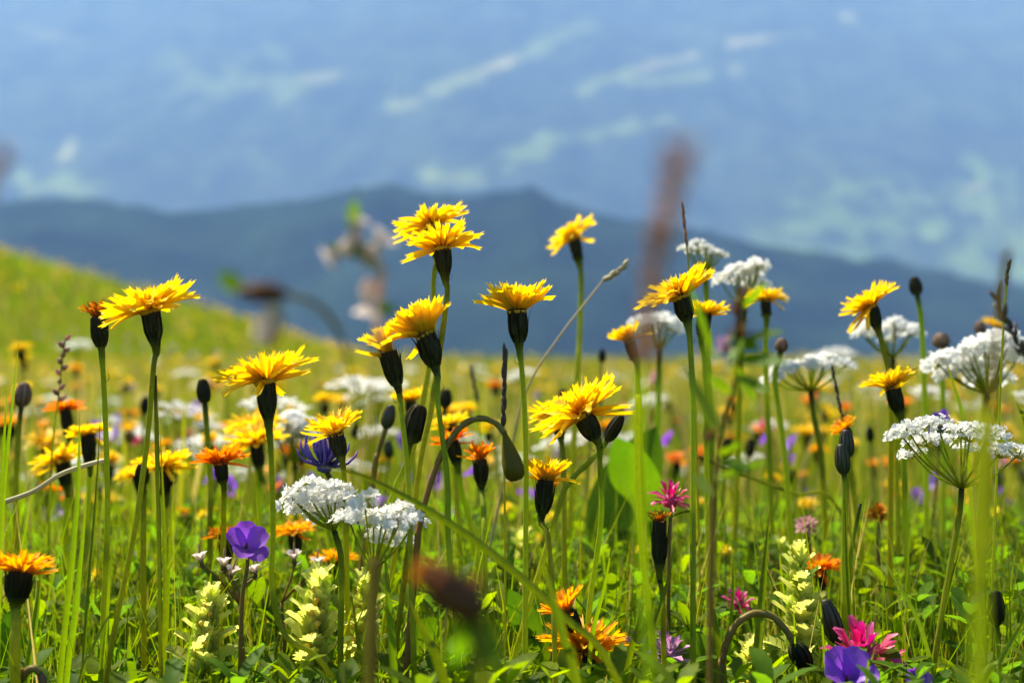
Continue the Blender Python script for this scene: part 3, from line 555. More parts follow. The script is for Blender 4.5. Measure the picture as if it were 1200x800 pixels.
umbel('spreading fine white umbel with thin green rays before the thick blurred stem', (1127, 572), (1118, 512), 160, 40, .70, [(1124, 605), (1112, 670), (1101, 735), (1092, 800)], 15, True, 'the fine spreading umbel', 23, -8, 5, jit=8)
umbel('dense white flower cluster right of a diagonal blade, on spread green rays', (438, 668), (448, 606), 100, 42, .66, [(437, 700), (436, 740), (434, 800)], 12, False, 'the dense white cluster', 18, -9, 6, 1., 13, dome=.15)
umbel('tight white cluster beneath the blue violet rampion', (392, 622), (375, 580), 80, 44, .69, [(400, 660), (399, 760)], 13, False, 'the tight white cluster', 17, 10, 7, 1., 13, dome=.15)
umbel('broad flat white umbel seen edge on above the far yellow meadow', (950, 458), (943, 430), 104, 8, .98, [(954, 490), (962, 530), (966, 600)], 15, False, 'the edge on white umbel', 13, 12, 8)
umbel('fluffy white umbel behind the flat hawkbit near the ridge foot', (1046, 420), (1042, 386), 78, 22, 1.05, [(1048, 460), (1050, 520)], 13, False, 'the fluffy umbel behind the flat hawkbit', 13, 0, 9)
umbel('big cloudy white umbel behind the dark grass panicle at the edge', (1158, 462), (1150, 420), 104, 56, .92, [(1155, 500), (1150, 600)], 18, False, 'the big cloudy umbel', 17, 4, 10)
umbel('white umbel topping the blurred leafy plant beside the tilted hawkbit', (872, 362), (872, 320), 66, 16, .98, [(868, 400), (866, 480)], 12, False, 'the white umbel over the leafy plant', 12, -4, 11)
umbel('pale greenish umbel seen from below, behind a thin grass tip', (826, 322), (824, 292), 52, 6, .95, [(828, 350), (830, 420), (833, 500)], 11, True, 'the greenish umbel', 11, -12, 12, 0)
umbel('cream white umbel half hidden by the blurred brown spike', (772, 410), (769, 378), 60, 18, 1.1, [(772, 450), (770, 520)], 11, False, 'the cream umbel by the spike', 13, 0, 13)
umbel('soft white umbel between the bent stem and the smeared hawkbit', (346, 545), (345, 502), 44, 30, 1.05, [(346, 580)], 10, False, None, 15, 0, 14)

# ------------------------------------------------------------------ cranesbills, rampion, clovers, rattles
def wide_petal(name, mt, wv=0.):
    b = MB(); rows = []
    for i in range(6):
        s = i/5; wd = [.10, .34, .58, .72, .70, .42][i]
        rows.append([b.pv((s-(.05 if (j == 2 and i == 5) else 0)-abs(j-2)*.03*s, (j-2)/2*wd*.5, .18*math.sin(s*2.6)+abs(j-2)**2*.02+.03*math.sin(j*2+wv+s*4)*s), s) for j in range(5)])
    for i in range(5):
        for j in range(4): b.pf((rows[i][j], rows[i][j+1], rows[i+1][j+1], rows[i+1][j]))
    return b.mesh(name, mt)
WP = [wide_petal('petal', M['violet'], v) for v in (0, 1.3, 2.6)]
def sepal_cup():
    b = MB(); b.lathe([(.06, -.2), (.12, -.1), (.13, 0), (.05, .05)], 8)
    for k in range(5):
        a = k*2*PI/5+.6; b.strap([(.1*math.cos(a), .1*math.sin(a), -.1), (.28*math.cos(a), .28*math.sin(a), -.04), (.5*math.cos(a), .5*math.sin(a), .1)], [.05, .09, .01], (-math.sin(a), math.cos(a), 0))
    b.tube([(0, 0, 0), (0, 0, .35)], [.05, .03], 5); return b.mesh('sepals', M['sepal'])
SEP = sepal_cup()
def cranesbill(label, c, r, d, stem, axis=(0, -.6, .8), el=35, short=None, npet=5):
    s = pxs(d); cpt = P(*c, d); q = path3([c]+stem, d); base = q[-1].copy(); root = thing('cranesbill', label, 'flower', base)
    stem_obj(root, base, q, 2.4*s, 3*s, M['redstem']); hd = link('sepals', SEP, root, cpt-base, axis_quat(Vector(axis), U(0, 1)), r*s)
    for k in range(npet):
        az = 2*PI*k/npet+U(-.1, .1); rot = Quaternion((0, 0, 1), az) @ Quaternion((0, 1, 0), -R(el+U(-8, 8))); link('petal', random.choice(WP), hd, (0, 0, -.05), rot, (1, 1.1, 1))
    if short: THINGS.append((root, short, *c))
cranesbill('violet cranesbill flower, cupped, beside a rusty withered head', (288, 642), 34, .68, [(290, 660), (284, 700), (282, 760)], (.3, -.75, .6), 30, 'the violet cranesbill')
cranesbill('deep violet cranesbill at the bottom edge before magenta clover', (992, 800), 50, .64, [(992, 830)], (-.1, -.75, .7), 42, 'the deep violet cranesbill')
cranesbill('pale violet cranesbill cut by the bottom edge near the thick stem', (1068, 812), 36, .66, [(1068, 840)], (.2, -.7, .7), 45, None)
def horn_mesh(v):
    b = MB(); pts = [(0, 0, 0), (.35, 0, .12+.05*v), (.7, .04*v, .34), (.92, .06*v, .66), (.98, .05*v, .95)]
    b.tube(pts, [.05, .075, .065, .05, .02], 6); return b.mesh('floret', M['rampion'])
HORN = [horn_mesh(v) for v in (-1, 0, 1.5)]
def rampion(label, c, r, d, stem, n, short):
    s = pxs(d); cpt = P(*c, d); q = path3([c]+stem, d); base = q[-1].copy(); root = thing('rampion', label, 'flower', base); stem_obj(root, base, q, 3*s, 3.5*s, M['stem'])
    b = MB(); b.lathe([(.05, -.3), (.3, -.2), (.34, 0), (.2, .2), (.03, .26)], 10); hd = link('flower_head', b.mesh('flower_head', M['rampion']), root, cpt-base, None, r*s)
    for k in range(n):
        el = R(-15+75*((k+.5)/n)); az = k*2.39996; rot = Quaternion((0, 0, 1), az) @ Quaternion((0, 1, 0), -el); link('floret', random.choice(HORN), hd, (.2*math.cos(az)*math.cos(el), .2*math.sin(az)*math.cos(el), .2*math.sin(el)), rot, U(.8, 1.1))
    THINGS.append((root, short, *c))
rampion('blue violet rampion head with curved horn like florets over white flowers', (380, 546), 27, .74, [(402, 600), (405, 680)], 34, 'the blue violet rampion')
def floret_mesh(mt, v=0):
    b = MB(); b.strap([(0, 0, 0), (.4, 0, .05), (.75, 0, .12+.06*v), (1, .05*v, .05+.12*v)], [.07, .09, .15, .05], (0, 1, 0), fold=.6); b.strap([(0, 0, 0), (.4, 0, -.04), (.72, .03*v, -.1)], [.05, .07, .03], (0, 1, 0), fold=-.5)
    return b.mesh('floret', mt)
FL = {k: [floret_mesh(M[k], v) for v in (-.6, .3, 1.)] for k in ('pink', 'palepink', 'mauve', 'rust', 'rattle')}
def trefoil(root, at, s, r, base, az0=0.):
    for k in range(3):
        az = az0+k*2.094; b = MB(); d = Vector((math.cos(az), math.sin(az), .55)).normalized()
        pts = [d*r*s*f+Vector((0, 0, -.25*r*s*f*f)) for f in (0, .25, .5, .75, 1)]; b.strap(pts, [.06*r*s, .2*r*s, .27*r*s, .2*r*s, .02*r*s], (-math.sin(az), math.cos(az), 0), fold=.3)
        link('leaf', b.mesh('leaf', M['bigleaf']), root, at-base)
def clover(label, c, r, d, stem, kind, n=40, short=None, cone=1.0, leaves=True, flat=.9):
    s = pxs(d); cpt = P(*c, d); q = path3([(c[0], c[1]+r*.6)]+stem, d); base = q[-1].copy(); root = thing('clover', label, 'flower', base); stem_obj(root, base, q, 2.2*s, 3*s, M['redstem'])
    b = MB(); b.lathe([(.05, -.5), (.3, -.4), (.36, -.1), (.25, .2), (.03, .3)], 10); hd = link('flower_head', b.mesh('flower_head', M[kind]), root, cpt-base, axis_quat(Vector((U(-.15, .15), -.2, 1))), (r*s, r*s, r*s*flat))
    for k in range(n):
        el = R(-35+118*((k+.5)/n)**1.1); az = k*2.39996+U(-.15, .15); rot = Quaternion((0, 0, 1), az) @ Quaternion((0, 1, 0), -el*cone) @ Quaternion((1, 0, 0), U(-.3, .3))
        link('floret', random.choice(FL[kind]), hd, (.25*math.cos(az)*math.cos(el), .25*math.sin(az)*math.cos(el), .22*math.sin(el)-.08), rot, U(.72, .95))
    if leaves: trefoil(root, q[0]-Vector((0, 0, r*s*.3)), s, 34, base, U(0, 2))
    if short: THINGS.append((root, short, *c))
clover('round dusty pink clover head on a thin stem before green grass', (945, 616), 14, .86, [(949, 640), (950, 680), (952, 730)], 'palepink', 46, 'the dusty pink clover', leaves=False)
clover('pale brownish clover head going over, standing in tall grass', (1029, 602), 15, .88, [(1029, 630), (1030, 680), (1031, 720)], 'rust', 40, 'the browning clover', leaves=False)
clover('magenta clover with loose florets behind the bristly dried head', (786, 584), 25, .76, [(784, 640), (783, 720)], 'pink', 22, 'the loose magenta clover')
clover('bright magenta clover with few big florets above the cranesbills', (1010, 766), 46, .67, [(1008, 800)], 'pink', 24, 'the bright magenta clover', leaves=False)
clover('second magenta clover tuft leaning close to the thick blurred stem', (1040, 772), 24, .71, [(1036, 800)], 'pink', 14, None, leaves=False)
clover('mauve pink clover low behind crossing blades, beside the broad dark leaf', (783, 765), 30, .70, [(782, 800)], 'mauve', 26, 'the mauve clover', leaves=False)
clover('mauve clover cut in two by upright grass stems', (750, 758), 24, .72, [(752, 800)], 'mauve', 20, None, leaves=False)
clover('dark pink clover under three green leaflets in shade', (865, 706), 20, .80, [(872, 740), (876, 790)], 'pink', 24, 'the clover under leaflets')

def serrate_leaf(name, mt, n=6, wide=.34):
    b = MB(); top = []; bot = []; mid = []
    for i in range(n*2+1):
        s = i/(n*2); wd = wide*math.sin(PI*min(1, s*.86+.12))**.8*(1 if i % 2 else .72)*(1-s*.25); z = .15*math.sin(s*2.5)
        mid.append(b.pv((s, 0, z), s)); top.append(b.pv((s+(.06 if i % 2 else 0), wd, z+.08), s)); bot.append(b.pv((s+(.06 if i % 2 else 0), -wd, z+.08), s))
    for i in range(n*2): b.pf((mid[i], mid[i+1], top[i+1], top[i])); b.pf((bot[i], bot[i+1], mid[i+1], mid[i]))
    return b.mesh(name, mt)
SLEAF = [serrate_leaf('bract', M['cream'], 6), serrate_leaf('bract', M['cream'], 5, .4)]
def calyx_mesh():
    b = MB(); b.lathe([(.06, 0), (.3, .12), (.44, .35), (.46, .6), (.34, .85), (.16, 1.0), (.05, 1.05)], 10, flat=.45); return b.mesh('calyx', M['cream'])
def hood_mesh():
    b = MB(); b.tube([(0, 0, 0), (0, 0, .5), (.12, 0, .85), (.36, 0, 1.0), (.5, 0, .9)], [.13, .14, .2, .2, .09], 8); b.tube([(.1, 0, .6), (.35, 0, .68)], [.1, .05], 6); return b.mesh('hooded_flower', M['rattle'])
CAL = calyx_mesh(); HOOD = hood_mesh()
def rattle(label, top, foot, d, wpx=60, tiers=5, short=None, flowers=True):
    s = pxs(d); q = path3([top, ((top[0]+foot[0])/2, (top[1]+foot[1])/2), foot], d); base = q[-1].copy(); root = thing('yellow_rattle', label, 'wildflower', base)
    a, c = P(*top, d), P(*foot, d); stem_obj(root, base, q, 1.6*s, 3*s, M['sepal'])
    tiers += 2
    for t in range(tiers):
        f = (t+.1)/tiers; p = a+(c-a)*f; sz = wpx*(.56+.40*f)*s; a0 = t*1.57+U(-.4, .4)
        for k in range(4):
            az = a0+k*1.57; el = R(62-36*f+U(-12, 12)); rot = Quaternion((0, 0, 1), az) @ Quaternion((0, 1, 0), -el) @ Quaternion((1, 0, 0), U(-.4, .4))
            link('bract', random.choice(SLEAF), root, p-base, rot, sz)
            if t:
                az2 = az+U(-.5, .5); e = Vector((math.cos(az2)*.55, math.sin(az2)*.55, 1)).normalized(); link('calyx', CAL, root, p-base+Vector((math.cos(az2), math.sin(az2), .2))*3*s, axis_quat(e, az2), sz*.40)
                if flowers and (t+k) % 2: link('hooded_flower', HOOD, root, p-base+e*sz*.34, Quaternion((0, 0, 1), az2) @ Quaternion((0, 1, 0), .45), sz*.36)
    if short: THINGS.append((root, short, (top[0]+foot[0])/2, (top[1]+foot[1])/2))
rattle('cream yellow rattle with yellow hooded flowers behind the bent stem', (247, 712), (237, 800), .69, 60, 5, 'the hooded yellow rattle')
rattle('pale serrated rattle spike under the white clusters and flat golden bloom', (372, 692), (366, 800), .70, 66, 5, 'the serrated rattle under the clusters')
rattle('yellow rattle partly hidden by the blurred stem near the dark brown head', (427, 694), (425, 800), .74, 56, 5, 'the hidden yellow rattle')
rattle('upright creamy rattle spike beside the deep orange flower', (937, 664), (937, 790), .72, 62, 6, 'the upright creamy rattle', False)
rattle('soft cream rattle behind the low nodding bud and grass', (908, 652), (902, 720), .95, 48, 4, None)
rattle('blurred cream rattle above the magenta clover', (1005, 690), (1003, 760), 1.0, 46, 4, None)
rattle('pale rattle behind the central stem at the bottom', (575, 680), (572, 800), .92, 52, 5, None)
rattle('cream rattle in deep grass under the small half open hawkbit', (612, 640), (606, 730), 1.0, 46, 4, None)
rattle('small rattle spike at the frame foot right of the mauve clover', (880, 770), (876, 830), .72, 52, 3, None)
WPP = wide_petal('petal', M['campion'])
# seeding cranesbills with beaked fruits
def fruiting(label, base_px, tips, d, short):
    s = pxs(d); q = path3([base_px, (base_px[0]+4, base_px[1]+60)], d); base = q[-1].copy(); root = thing('seeding_cranesbill', label, 'plant', base); stem_obj(root, base, q, 2*s, 3*s, M['redstem'])
    for (x, y) in tips:
        e = P(x, y, d+U(-.01, .01)); b = MB(); b.tube([p-base for p in crom([q[0], (q[0]+e)/2+Vector((U(-4, 4)*s, 0, 6*s)), e], 4)], [1.5*s]*9, 5); st = link('branch', b.mesh('branch', M['redstem']), root)
        hd = link('sepals', SEP, root, e-base, axis_quat(Vector((U(-.4, .4), U(-.4, .2), 1))), 20*s)
        b = MB(); b.tube([(0, 0, 0), (0, 0, .5), (.05, 0, 1.3)], [.16, .09, .03], 6); link('beak', b.mesh('beak', M['straw']), hd)
        if True:
            for k in range(5):
                az = k*1.257; link('petal', WPP, hd, (0, 0, 0), Quaternion((0, 0, 1), az) @ Quaternion((0, 1, 0), -R(52)), (.9, .7, .9))
    THINGS.append((root, short, *base_px))
fruiting('reddish branched cranesbill gone to seed with pale open sepals', (281, 708), [(237, 662), (262, 668), (270, 678), (300, 676)], .72, 'the seeding cranesbill')
fruiting('second seeding cranesbill with pinkish tips under the golden bloom', (330, 706), [(345, 660), (368, 682), (372, 668)], .78, 'the pinkish seeding plant')

# ------------------------------------------------------------------ grass stalks and blades one can pick out
def spikelets(root, base, pts, px_len, px_w, s, mt, name='spikelet', n=18, dens=1., spread=.35):
    c = crom(pts, 12); L = len(c)
    for k in range(n):
        f = k/(n-1)*.97; p = c[int(f*(L-1))]; d = (c[min(L-1, int(f*(L-1))+1)]-c[max(0, int(f*(L-1))-1)]).normalized()
        sd = d.orthogonal().normalized(); sd = Quaternion(d, k*2.4+U(-.3, .3)) @ sd; e = (d+sd*spread*U(.7, 1.3)).normalized(); ln = px_len*s*U(.8, 1.15)
        b = MB(); b.tube([p-base, p-base+e*ln*.3, p-base+e*ln*.7, p-base+e*ln], [px_w*s*.15, px_w*s*.5, px_w*s*.38, px_w*s*.05], 5); link(name, b.mesh(name, mt), root)
def grass_head(label, head, stem, d, mt, slen, sw, n, short=None, spread=.35, d2=None, sm='stem', sr=1.6, name='grass_spike'):
    """head: photo points from the tip downwards"""
    s = pxs(d); q = path3(head+stem, d, d2); base = q[-1].copy(); root = thing(name, label, 'grass', base); stem_obj(root, base, q, sr*s*.6, sr*s, M[sm], n=6)
    spikelets(root, base, list(reversed(q[:len(head)])), slen, sw, s, M[mt], n=n, spread=spread)
    if short: THINGS.append((root, short, *head[0]))
grass_head('thin dark grass spike upright beside the tall central stem', [(592, 414), (591, 450), (590, 500)], [(591, 560), (592, 640), (592, 760)], .67, 'darkspike', 15, 5, 26, 'the thin dark spike', .16)
grass_head('slender slanting stalk with a small pale seed head against the ridge', [(731, 312), (718, 322), (706, 330)], [(690, 350), (655, 395), (620, 450), (600, 520)], .86, 'palestraw', 12, 6, 9, 'the slanting pale stalk', .3, sm='palestraw')
grass_head('loose grass panicle with purplish grains over the orange bloom', [(77, 396), (72, 430), (68, 470)], [(62, 520), (58, 600)], .86, 'purplespike', 12, 7, 11, 'the loose panicle', 1.1)
grass_head('tall blurred rosy brown grass spike towering in front of everything', [(799, 172), (788, 215), (778, 262), (766, 320), (757, 380), (752, 425)], [(749, 480), (748, 540), (752, 640), (760, 800)], .175, 'purplespike', 56, 20, 46, 'the blurred brown spike', .34, .33, sr=6, sm='lime', name='blurred_grass_spike')
grass_head('dark reddish grass panicle at the frame edge before the cloudy umbel', [(1168, 345), (1176, 370), (1190, 395), (1200, 420)], [(1207, 470), (1212, 560)], .55, 'darkspike', 20, 6, 16, 'the dark edge panicle', .5)
grass_head('blurred straw coloured spikelet tip crossing the dark edge panicle', [(1179, 305), (1176, 330)], [(1170, 370), (1166, 430), (1160, 520), (1154, 640), (1150, 800)], .33, 'straw', 22, 6, 8, None, .2, .35, sr=5.5, sm='olivestem')
grass_head('dull brown seed stalk behind the edge on umbel', [(976, 434), (981, 460), (987, 490)], [(992, 520), (994, 560)], .86, 'darkspike', 10, 4, 12, None, .15)
grass_head('short dark seed stalk blurred behind the cup shaped hawkbit', [(553, 434), (556, 452), (560, 470)], [(562, 520)], 1.15, 'darkspike', 9, 5, 9, None, .25)
grass_head('thin reddish grass tip rising over the greenish umbel', [(800, 244), (802, 265), (805, 290)], [(808, 330), (812, 420), (816, 520)], .8, 'purplespike', 13, 4, 10, None, .12, sr=1.6)
grass_head('brown leaning stalk behind the fluffy umbel by the ridge', [(1182, 310), (1180, 322), (1179, 336)], [(1176, 380), (1172, 460)], .75, 'darkspike', 9, 4, 8, None, .2)
def stalk(label, pts, wpx, d, mt, d2=None, name='plant_stem', cat='stem', sw=1.):
    s = pxs(d); q = path3(pts, d, d2); base = q[-1].copy(); c = crom(list(reversed(q)), 6); b = MB(); b.tube([p-base for p in c], [wpx*s*.5*(1.1-.2*i/len(c)) for i in range(len(c))], 8)
    return tag(link(name, b.mesh(name, M[mt]), None, base), label, cat)
stalk('thick blurred green stem rising close to the camera past the fine umbel', [(1157, 480), (1151, 560), (1148, 680), (1147, 800)], 20, .27, 'lime')
stalk('brown tinged blurred stem leaning before the dark brown head', [(437, 655), (436, 720), (434, 800)], 15, .42, 'olivestem')
stalk('straight green stalk right of the nodding pear shaped bud', [(748, 462), (747, 540), (752, 640), (770, 800)], 8, .60, 'lime')
stalk('rigid pale stalk left of the leaning diagonal blade end', [(1008, 590), (996, 660), (992, 760)], 5, .72, 'stem')
stalk('dry straw stalk lying aslant in the grass beneath the low hawkbit', [(128, 538), (100, 545), (70, 556), (40, 575), (5, 588), (-30, 600)], 6, .72, 'palestraw')
stalk('thin green stalk between the closed rust head and hill bloom', [(182, 440), (183, 520), (186, 640), (188, 780)], 4, .66, 'stem')
stalk('thin green stalk slanting under the edge on umbel towards the furry bud pair', [(818, 534), (870, 556), (930, 578), (985, 600)], 4, .92, 'stem')

def blade(label, pts, wpx, d, d2=None, mt='blade', side=None, short=None, roll=.4):
    s = pxs(d); q = path3(pts, d, d2); base = q[-1].copy(); c = crom(list(reversed(q)), 5); N = len(c)
    wid = [wpx*s*.40*min(1, .65+.7*i/N)*(1-max(0, (i/(N-1)-.55)/.45)**1.6*.97) for i in range(N)]
    b = MB(); b.strap([p-base for p in c], wid, side or (1, roll, 0), fold=.45)
    return tag(link('grass_shoot', b.mesh('grass_shoot', M[mt]), None, base), label, 'grass blade')
blade('long soft green blade slanting across the white cluster to the lowest orange bloom', [(375, 546), (420, 556), (480, 585), (545, 625), (600, 668), (660, 722), (725, 800)], 12, .58, .56, side=(.3, 0, 1))
for lab, pts, wp, dd in [
    ('tall yellow green blade through the low hawkbit, upright', [(93, 470), (92, 560), (84, 660), (70, 800)], 9, .64),
    ('second tall blade close beside the closed rust head\'s stem', [(102, 570), (96, 640), (88, 720), (78, 800)], 9, .66),
    ('slim blade crossing behind the closed rust head\'s stem', [(118, 480), (112, 580), (102, 700), (96, 800)], 7, .70),
    ('thin upright blade right of the hill bloom\'s stem', [(184, 440), (186, 560), (187, 680), (190, 800)], 6, .68),
    ('thin blade paired with its neighbour right of the hill bloom', [(187, 492), (192, 600), (194, 700), (190, 800)], 7, .66),
    ('dark green blade ending high near the small dark bud', [(205, 540), (200, 620), (196, 720), (192, 800)], 6, .70),
    ('short broad lit blade under the hill bloom\'s stem', [(152, 740), (152, 770), (158, 800)], 12, .66),
    ('bright blade bending over the curled stalk', [(144, 700), (122, 730), (105, 765), (92, 800)], 6, .62),
    ('wide blade with pale edge beside the stout orange bloom', [(48, 666), (44, 700), (38, 740), (30, 800)], 12, .66),
    ('thin blade at the far edge reaching above the brown tipped bud', [(22, 395), (15, 470), (6, 560), (0, 680)], 6, .66),
    ('short thin blade at the far edge beside a taller one', [(10, 440), (6, 500), (2, 580)], 5, .70),
    ('lone tall blade left of the bent stem', [(128, 660), (126, 720), (118, 800)], 8, .66),
    ('stiff blade standing by the serrated rattle spike', [(411, 690), (418, 740), (425, 800)], 7, .66),
    ('dark green blade before the hidden rattle', [(450, 640), (455, 700), (462, 800)], 12, .64),
    ('bluish blade crossing the pale rattle near the bottom edge', [(478, 700), (500, 750), (520, 800)], 16, .54),
    ('blade rising through the half open orange bloom', [(722, 615), (708, 690), (696, 740), (690, 800)], 9, .68),
    ('broad soft blade crossing in front of the lowest orange bloom', [(630, 640), (648, 700), (664, 760), (676, 800)], 15, .50),
    ('blade edge on behind the mauve clover', [(790, 640), (780, 690), (760, 750), (740, 800)], 9, .64),
    ('reddish tipped blade beside the mauve clover', [(756, 700), (746, 740), (732, 800)], 10, .66),
    ('long upright blade right of the low arched stem', [(902, 598), (896, 660), (890, 730), (884, 800)], 12, .68),
    ('short broad blade before the low arched stem', [(830, 685), (838, 730), (848, 800)], 12, .68),
    ('long diagonal blade falling toward the bright magenta clover', [(1020, 625), (1045, 670), (1072, 715), (1088, 760), (1098, 810)], 10, .66),
    ('straight blade crossing the fine umbel\'s stem low down', [(1134, 620), (1118, 670), (1104, 730), (1092, 800)], 9, .70),
    ('tall blade before the dusty pink clover', [(990, 560), (992, 640), (996, 720), (1004, 800)], 7, .70),
    ('blade between the two cranesbills at the bottom edge', [(1026, 758), (1020, 780), (1016, 800)], 7, .60),
    ('thin blade pointing up beside the cloudy umbel', [(1108, 420), (1118, 450), (1130, 490), (1136, 540)], 8, .74),
    ('short dark tipped blade at the edge over the fine umbel', [(1190, 468), (1197, 485), (1206, 515)], 6, .74),
    ('soft wide blade at the right edge behind the squared bud', [(1215, 700), (1195, 735), (1172, 775), (1150, 810)], 9, .60),
    ('upright blade between the squared bud and thick stem', [(1190, 640), (1184, 700), (1180, 800)], 8, .78),
    ('blade fringing the broad dark leaf by the mauve clover', [(860, 640), (858, 700), (852, 800)], 6, .74)]:
    blade(lab, pts, wp, dd, roll=U(-.5, .9))

# ------------------------------------------------------------------ broad leaved plants
def broad_plant(label, root_px, leaves, d, short=None, mt='bigleaf', name='broad_leaved_plant'):
    """leaves: (tip px, width px, depth shift)"""
    s = pxs(d); b0 = P(*root_px, d); b0.z = gz(b0.x, b0.y); root = thing(name, label, 'plant', b0)
    for (mx_, my_), (tx, ty), wpx, dy in leaves:
        m_ = P(mx_, my_, d); t_ = P(tx, ty, d+dy); q = crom([b0, (b0+m_)/2+Vector((0, .005, 0)), m_, (m_+t_)/2+Vector((0, 0, 4*s)), t_], 5); N = len(q)
        wid = [wpx*s*.5*(.09 if i/(N-1) < .5 else max(.03, math.sin(PI*min(1, ((i/(N-1)-.5)*2)*.9+.1))**.75)) for i in range(N)]
        b = MB(); b.strap([p-b0 for p in q], wid, (1, U(-.3, .3), U(-.2, .2)), fold=.22, k=random.random()); link('leaf', b.mesh('leaf', M[mt]), root)
    if short: THINGS.append((root, short, *leaves[0][0]))
broad_plant('broad ribbed green leaves behind the thick necked hawkbit', (735, 640), [((705, 640), (770, 500), 74, .02), ((760, 610), (722, 512), 56, -.02), ((745, 640), (700, 600), 60, .03)], 1.02, 'the broad ribbed leaves')
broad_plant('broad dark leaf low beside the mauve clover', (825, 900), [((835, 815), (802, 740), 64, .0), ((800, 815), (835, 765), 40, .02)], .70, 'the broad dark leaf')
broad_plant('smooth blue green leaves behind the half open orange bloom', (640, 900), [((628, 760), (596, 690), 32, 0), ((640, 770), (600, 732), 20, 0), ((650, 780), (625, 700), 34, .02)], .76, 'the smooth leaves by the orange bloom')
broad_plant('rounded green leaves in shade under the upright creamy rattle', (880, 900), [((862, 790), (845, 738), 40, .0), ((892, 800), (918, 742), 44, .02), ((850, 800), (822, 742), 36, .03)], .76)
broad_plant('toothless pale leaves at the bottom edge below the stout orange bloom', (10, 900), [((4, 790), (12, 715), 40, 0), ((30, 810), (-10, 740), 30, .02)], .74)
broad_plant('green leaves low between the bent stem and the grass blades', (270, 900), [((268, 800), (225, 735), 34, 0), ((280, 800), (318, 742), 30, .02), ((262, 800), (292, 760), 30, .01)], .80)
broad_plant('dim leaves behind the squared hairy bud', (1135, 900), [((1120, 760), (1090, 700), 36, .02), ((1140, 770), (1178, 690), 34, .03)], .86)
broad_plant('leaves low under the hidden rattle and the dark brown head', (470, 900), [((470, 770), (430, 720), 34, .02), ((478, 780), (512, 722), 40, .0), ((480, 800), (545, 760), 30, -.01)], .80)

# ------------------------------------------------------------------ blurred things close to the camera
def campion_head(root, base, p, r, ax, mt='campion'):
    b = MB(); b.lathe([(.10, -1.2), (.34, -.9), (.42, -.45), (.30, -.05), (.24, 0)], 10); hd = link('calyx', b.mesh('calyx', M['blush']), root, p-base, axis_quat(Vector(ax)), r*1.45)
    for k in range(5):
        az = k*1.257; link('petal', WPP, hd, (0, 0, -.02), Quaternion((0, 0, 1), az) @ Quaternion((0, 1, 0), -R(38)), (1.0, .95, 1))
def leaflet(root, base, p, tip, wpx, s, mt='bigleaf'):
    b = MB(); q = [p+(tip-p)*f for f in (0, .25, .5, .75, 1)]; b.strap([x-base for x in q], [wpx*s*.15, wpx*s*.42, wpx*s*.5, wpx*s*.35, wpx*s*.03], (.6, .3, .7), fold=.25); link('leaf', b.mesh('leaf', M[mt]), root)
d = .34; s = pxs(d)
q = path3([(448, 300), (445, 345), (440, 400), (436, 520), (434, 640), (430, 800)], d, .36); base = q[-1].copy()
root = thing('bladder_campion', 'blurred pale campion buds with green leaves floating before the ridge', 'flower', base)
stem_obj(root, base, q[2:], 1.8*s, 2*s, M['stem']); b = MB(); b.tube([p-base for p in q[1:3]], 4.5*s, 6); link('branch', b.mesh('branch', M['blush']), root); THINGS.append((root, 'the blurred campion', 420, 300))
b = MB(); b.tube([p-base for p in crom([q[1], P(447, 318, d), P(440, 300, d)], 5)], 5*s, 6); link('branch', b.mesh('branch', M['blush']), root)
b = MB(); b.tube([p-base for p in crom([P(447, 318, d), P(425, 300, d), P(412, 288, d), P(414, 262, d)], 5)], 4*s, 6); link('branch', b.mesh('branch', M['stem']), root)
for (x, y, r_, ax) in [(441, 288, 17, (.5, -.3, .6)), (418, 268, 13, (.3, -.2, .8)), (398, 296, 17, (-.8, -.3, -.5)), (430, 352, 16, (-.1, -.2, -1))]: campion_head(root, base, P(x, y, d), r_*s, ax)
for a, t, wd in [((414, 270), (416, 232), 18), ((412, 290), (384, 290), 18), ((422, 300), (406, 282), 24), ((428, 306), (430, 285), 22), ((441, 358), (466, 366), 16)]: leaflet(root, base, P(*a, d), P(*t, d), wd, s)
d = .30; s = pxs(d)
q = path3([(304, 340), (340, 346), (375, 360), (400, 392), (418, 460), (428, 560), (432, 800)], d, .36); base = q[-1].copy()
root = thing('drooping_seed_pod', 'blurred brown drooping pod with a green tip on an arched mauve stalk', 'plant', base)
stem_obj(root, base, q[3:], 2*s, 2*s, M['stem']); b = MB(); b.tube([p-base for p in crom(q[:4], 5)], 4*s, 6); link('branch', b.mesh('branch', M['redstem']), root); THINGS.append((root, 'the blurred drooping pod', 310, 345))
b = MB(); b.lathe([(.1, 0), (.4, .2), (.5, .5), (.35, .85), (.1, 1)], 10); a = P(278, 340, d)-P(338, 342, d)
link('pod', b.mesh('pod', M['brown']), root, P(338, 344, d)-base, axis_quat(a), (26*s, 26*s, a.length)); leaflet(root, base, P(284, 340, d), P(256, 318, d), 24, s)
a = P(302, 402, d)-P(326, 352, d); b = MB(); b.lathe([(.1, 0), (.4, .25), (.5, .6), (.3, .95), (.1, 1)], 10); link('hanging_flower', b.mesh('hanging_flower', M['campion']), root, P(326, 354, d)-base, axis_quat(a), (28*s, 28*s, a.length))
leaflet(root, base, P(326, 354, d), P(318, 412, d), 18, s, 'brown')
d = .30; s = pxs(d)
q = path3([(540, 700), (556, 735), (562, 775), (566, 800)], d); base = q[-1].copy()
root = thing('dark_flower_head', 'blurred dark brown nodding flower head close to the camera low down', 'flower', base); stem_obj(root, base, q, 8*s, 7*s, M['stem'], swell=2.4); THINGS.append((root, 'the blurred dark head', 530, 690))
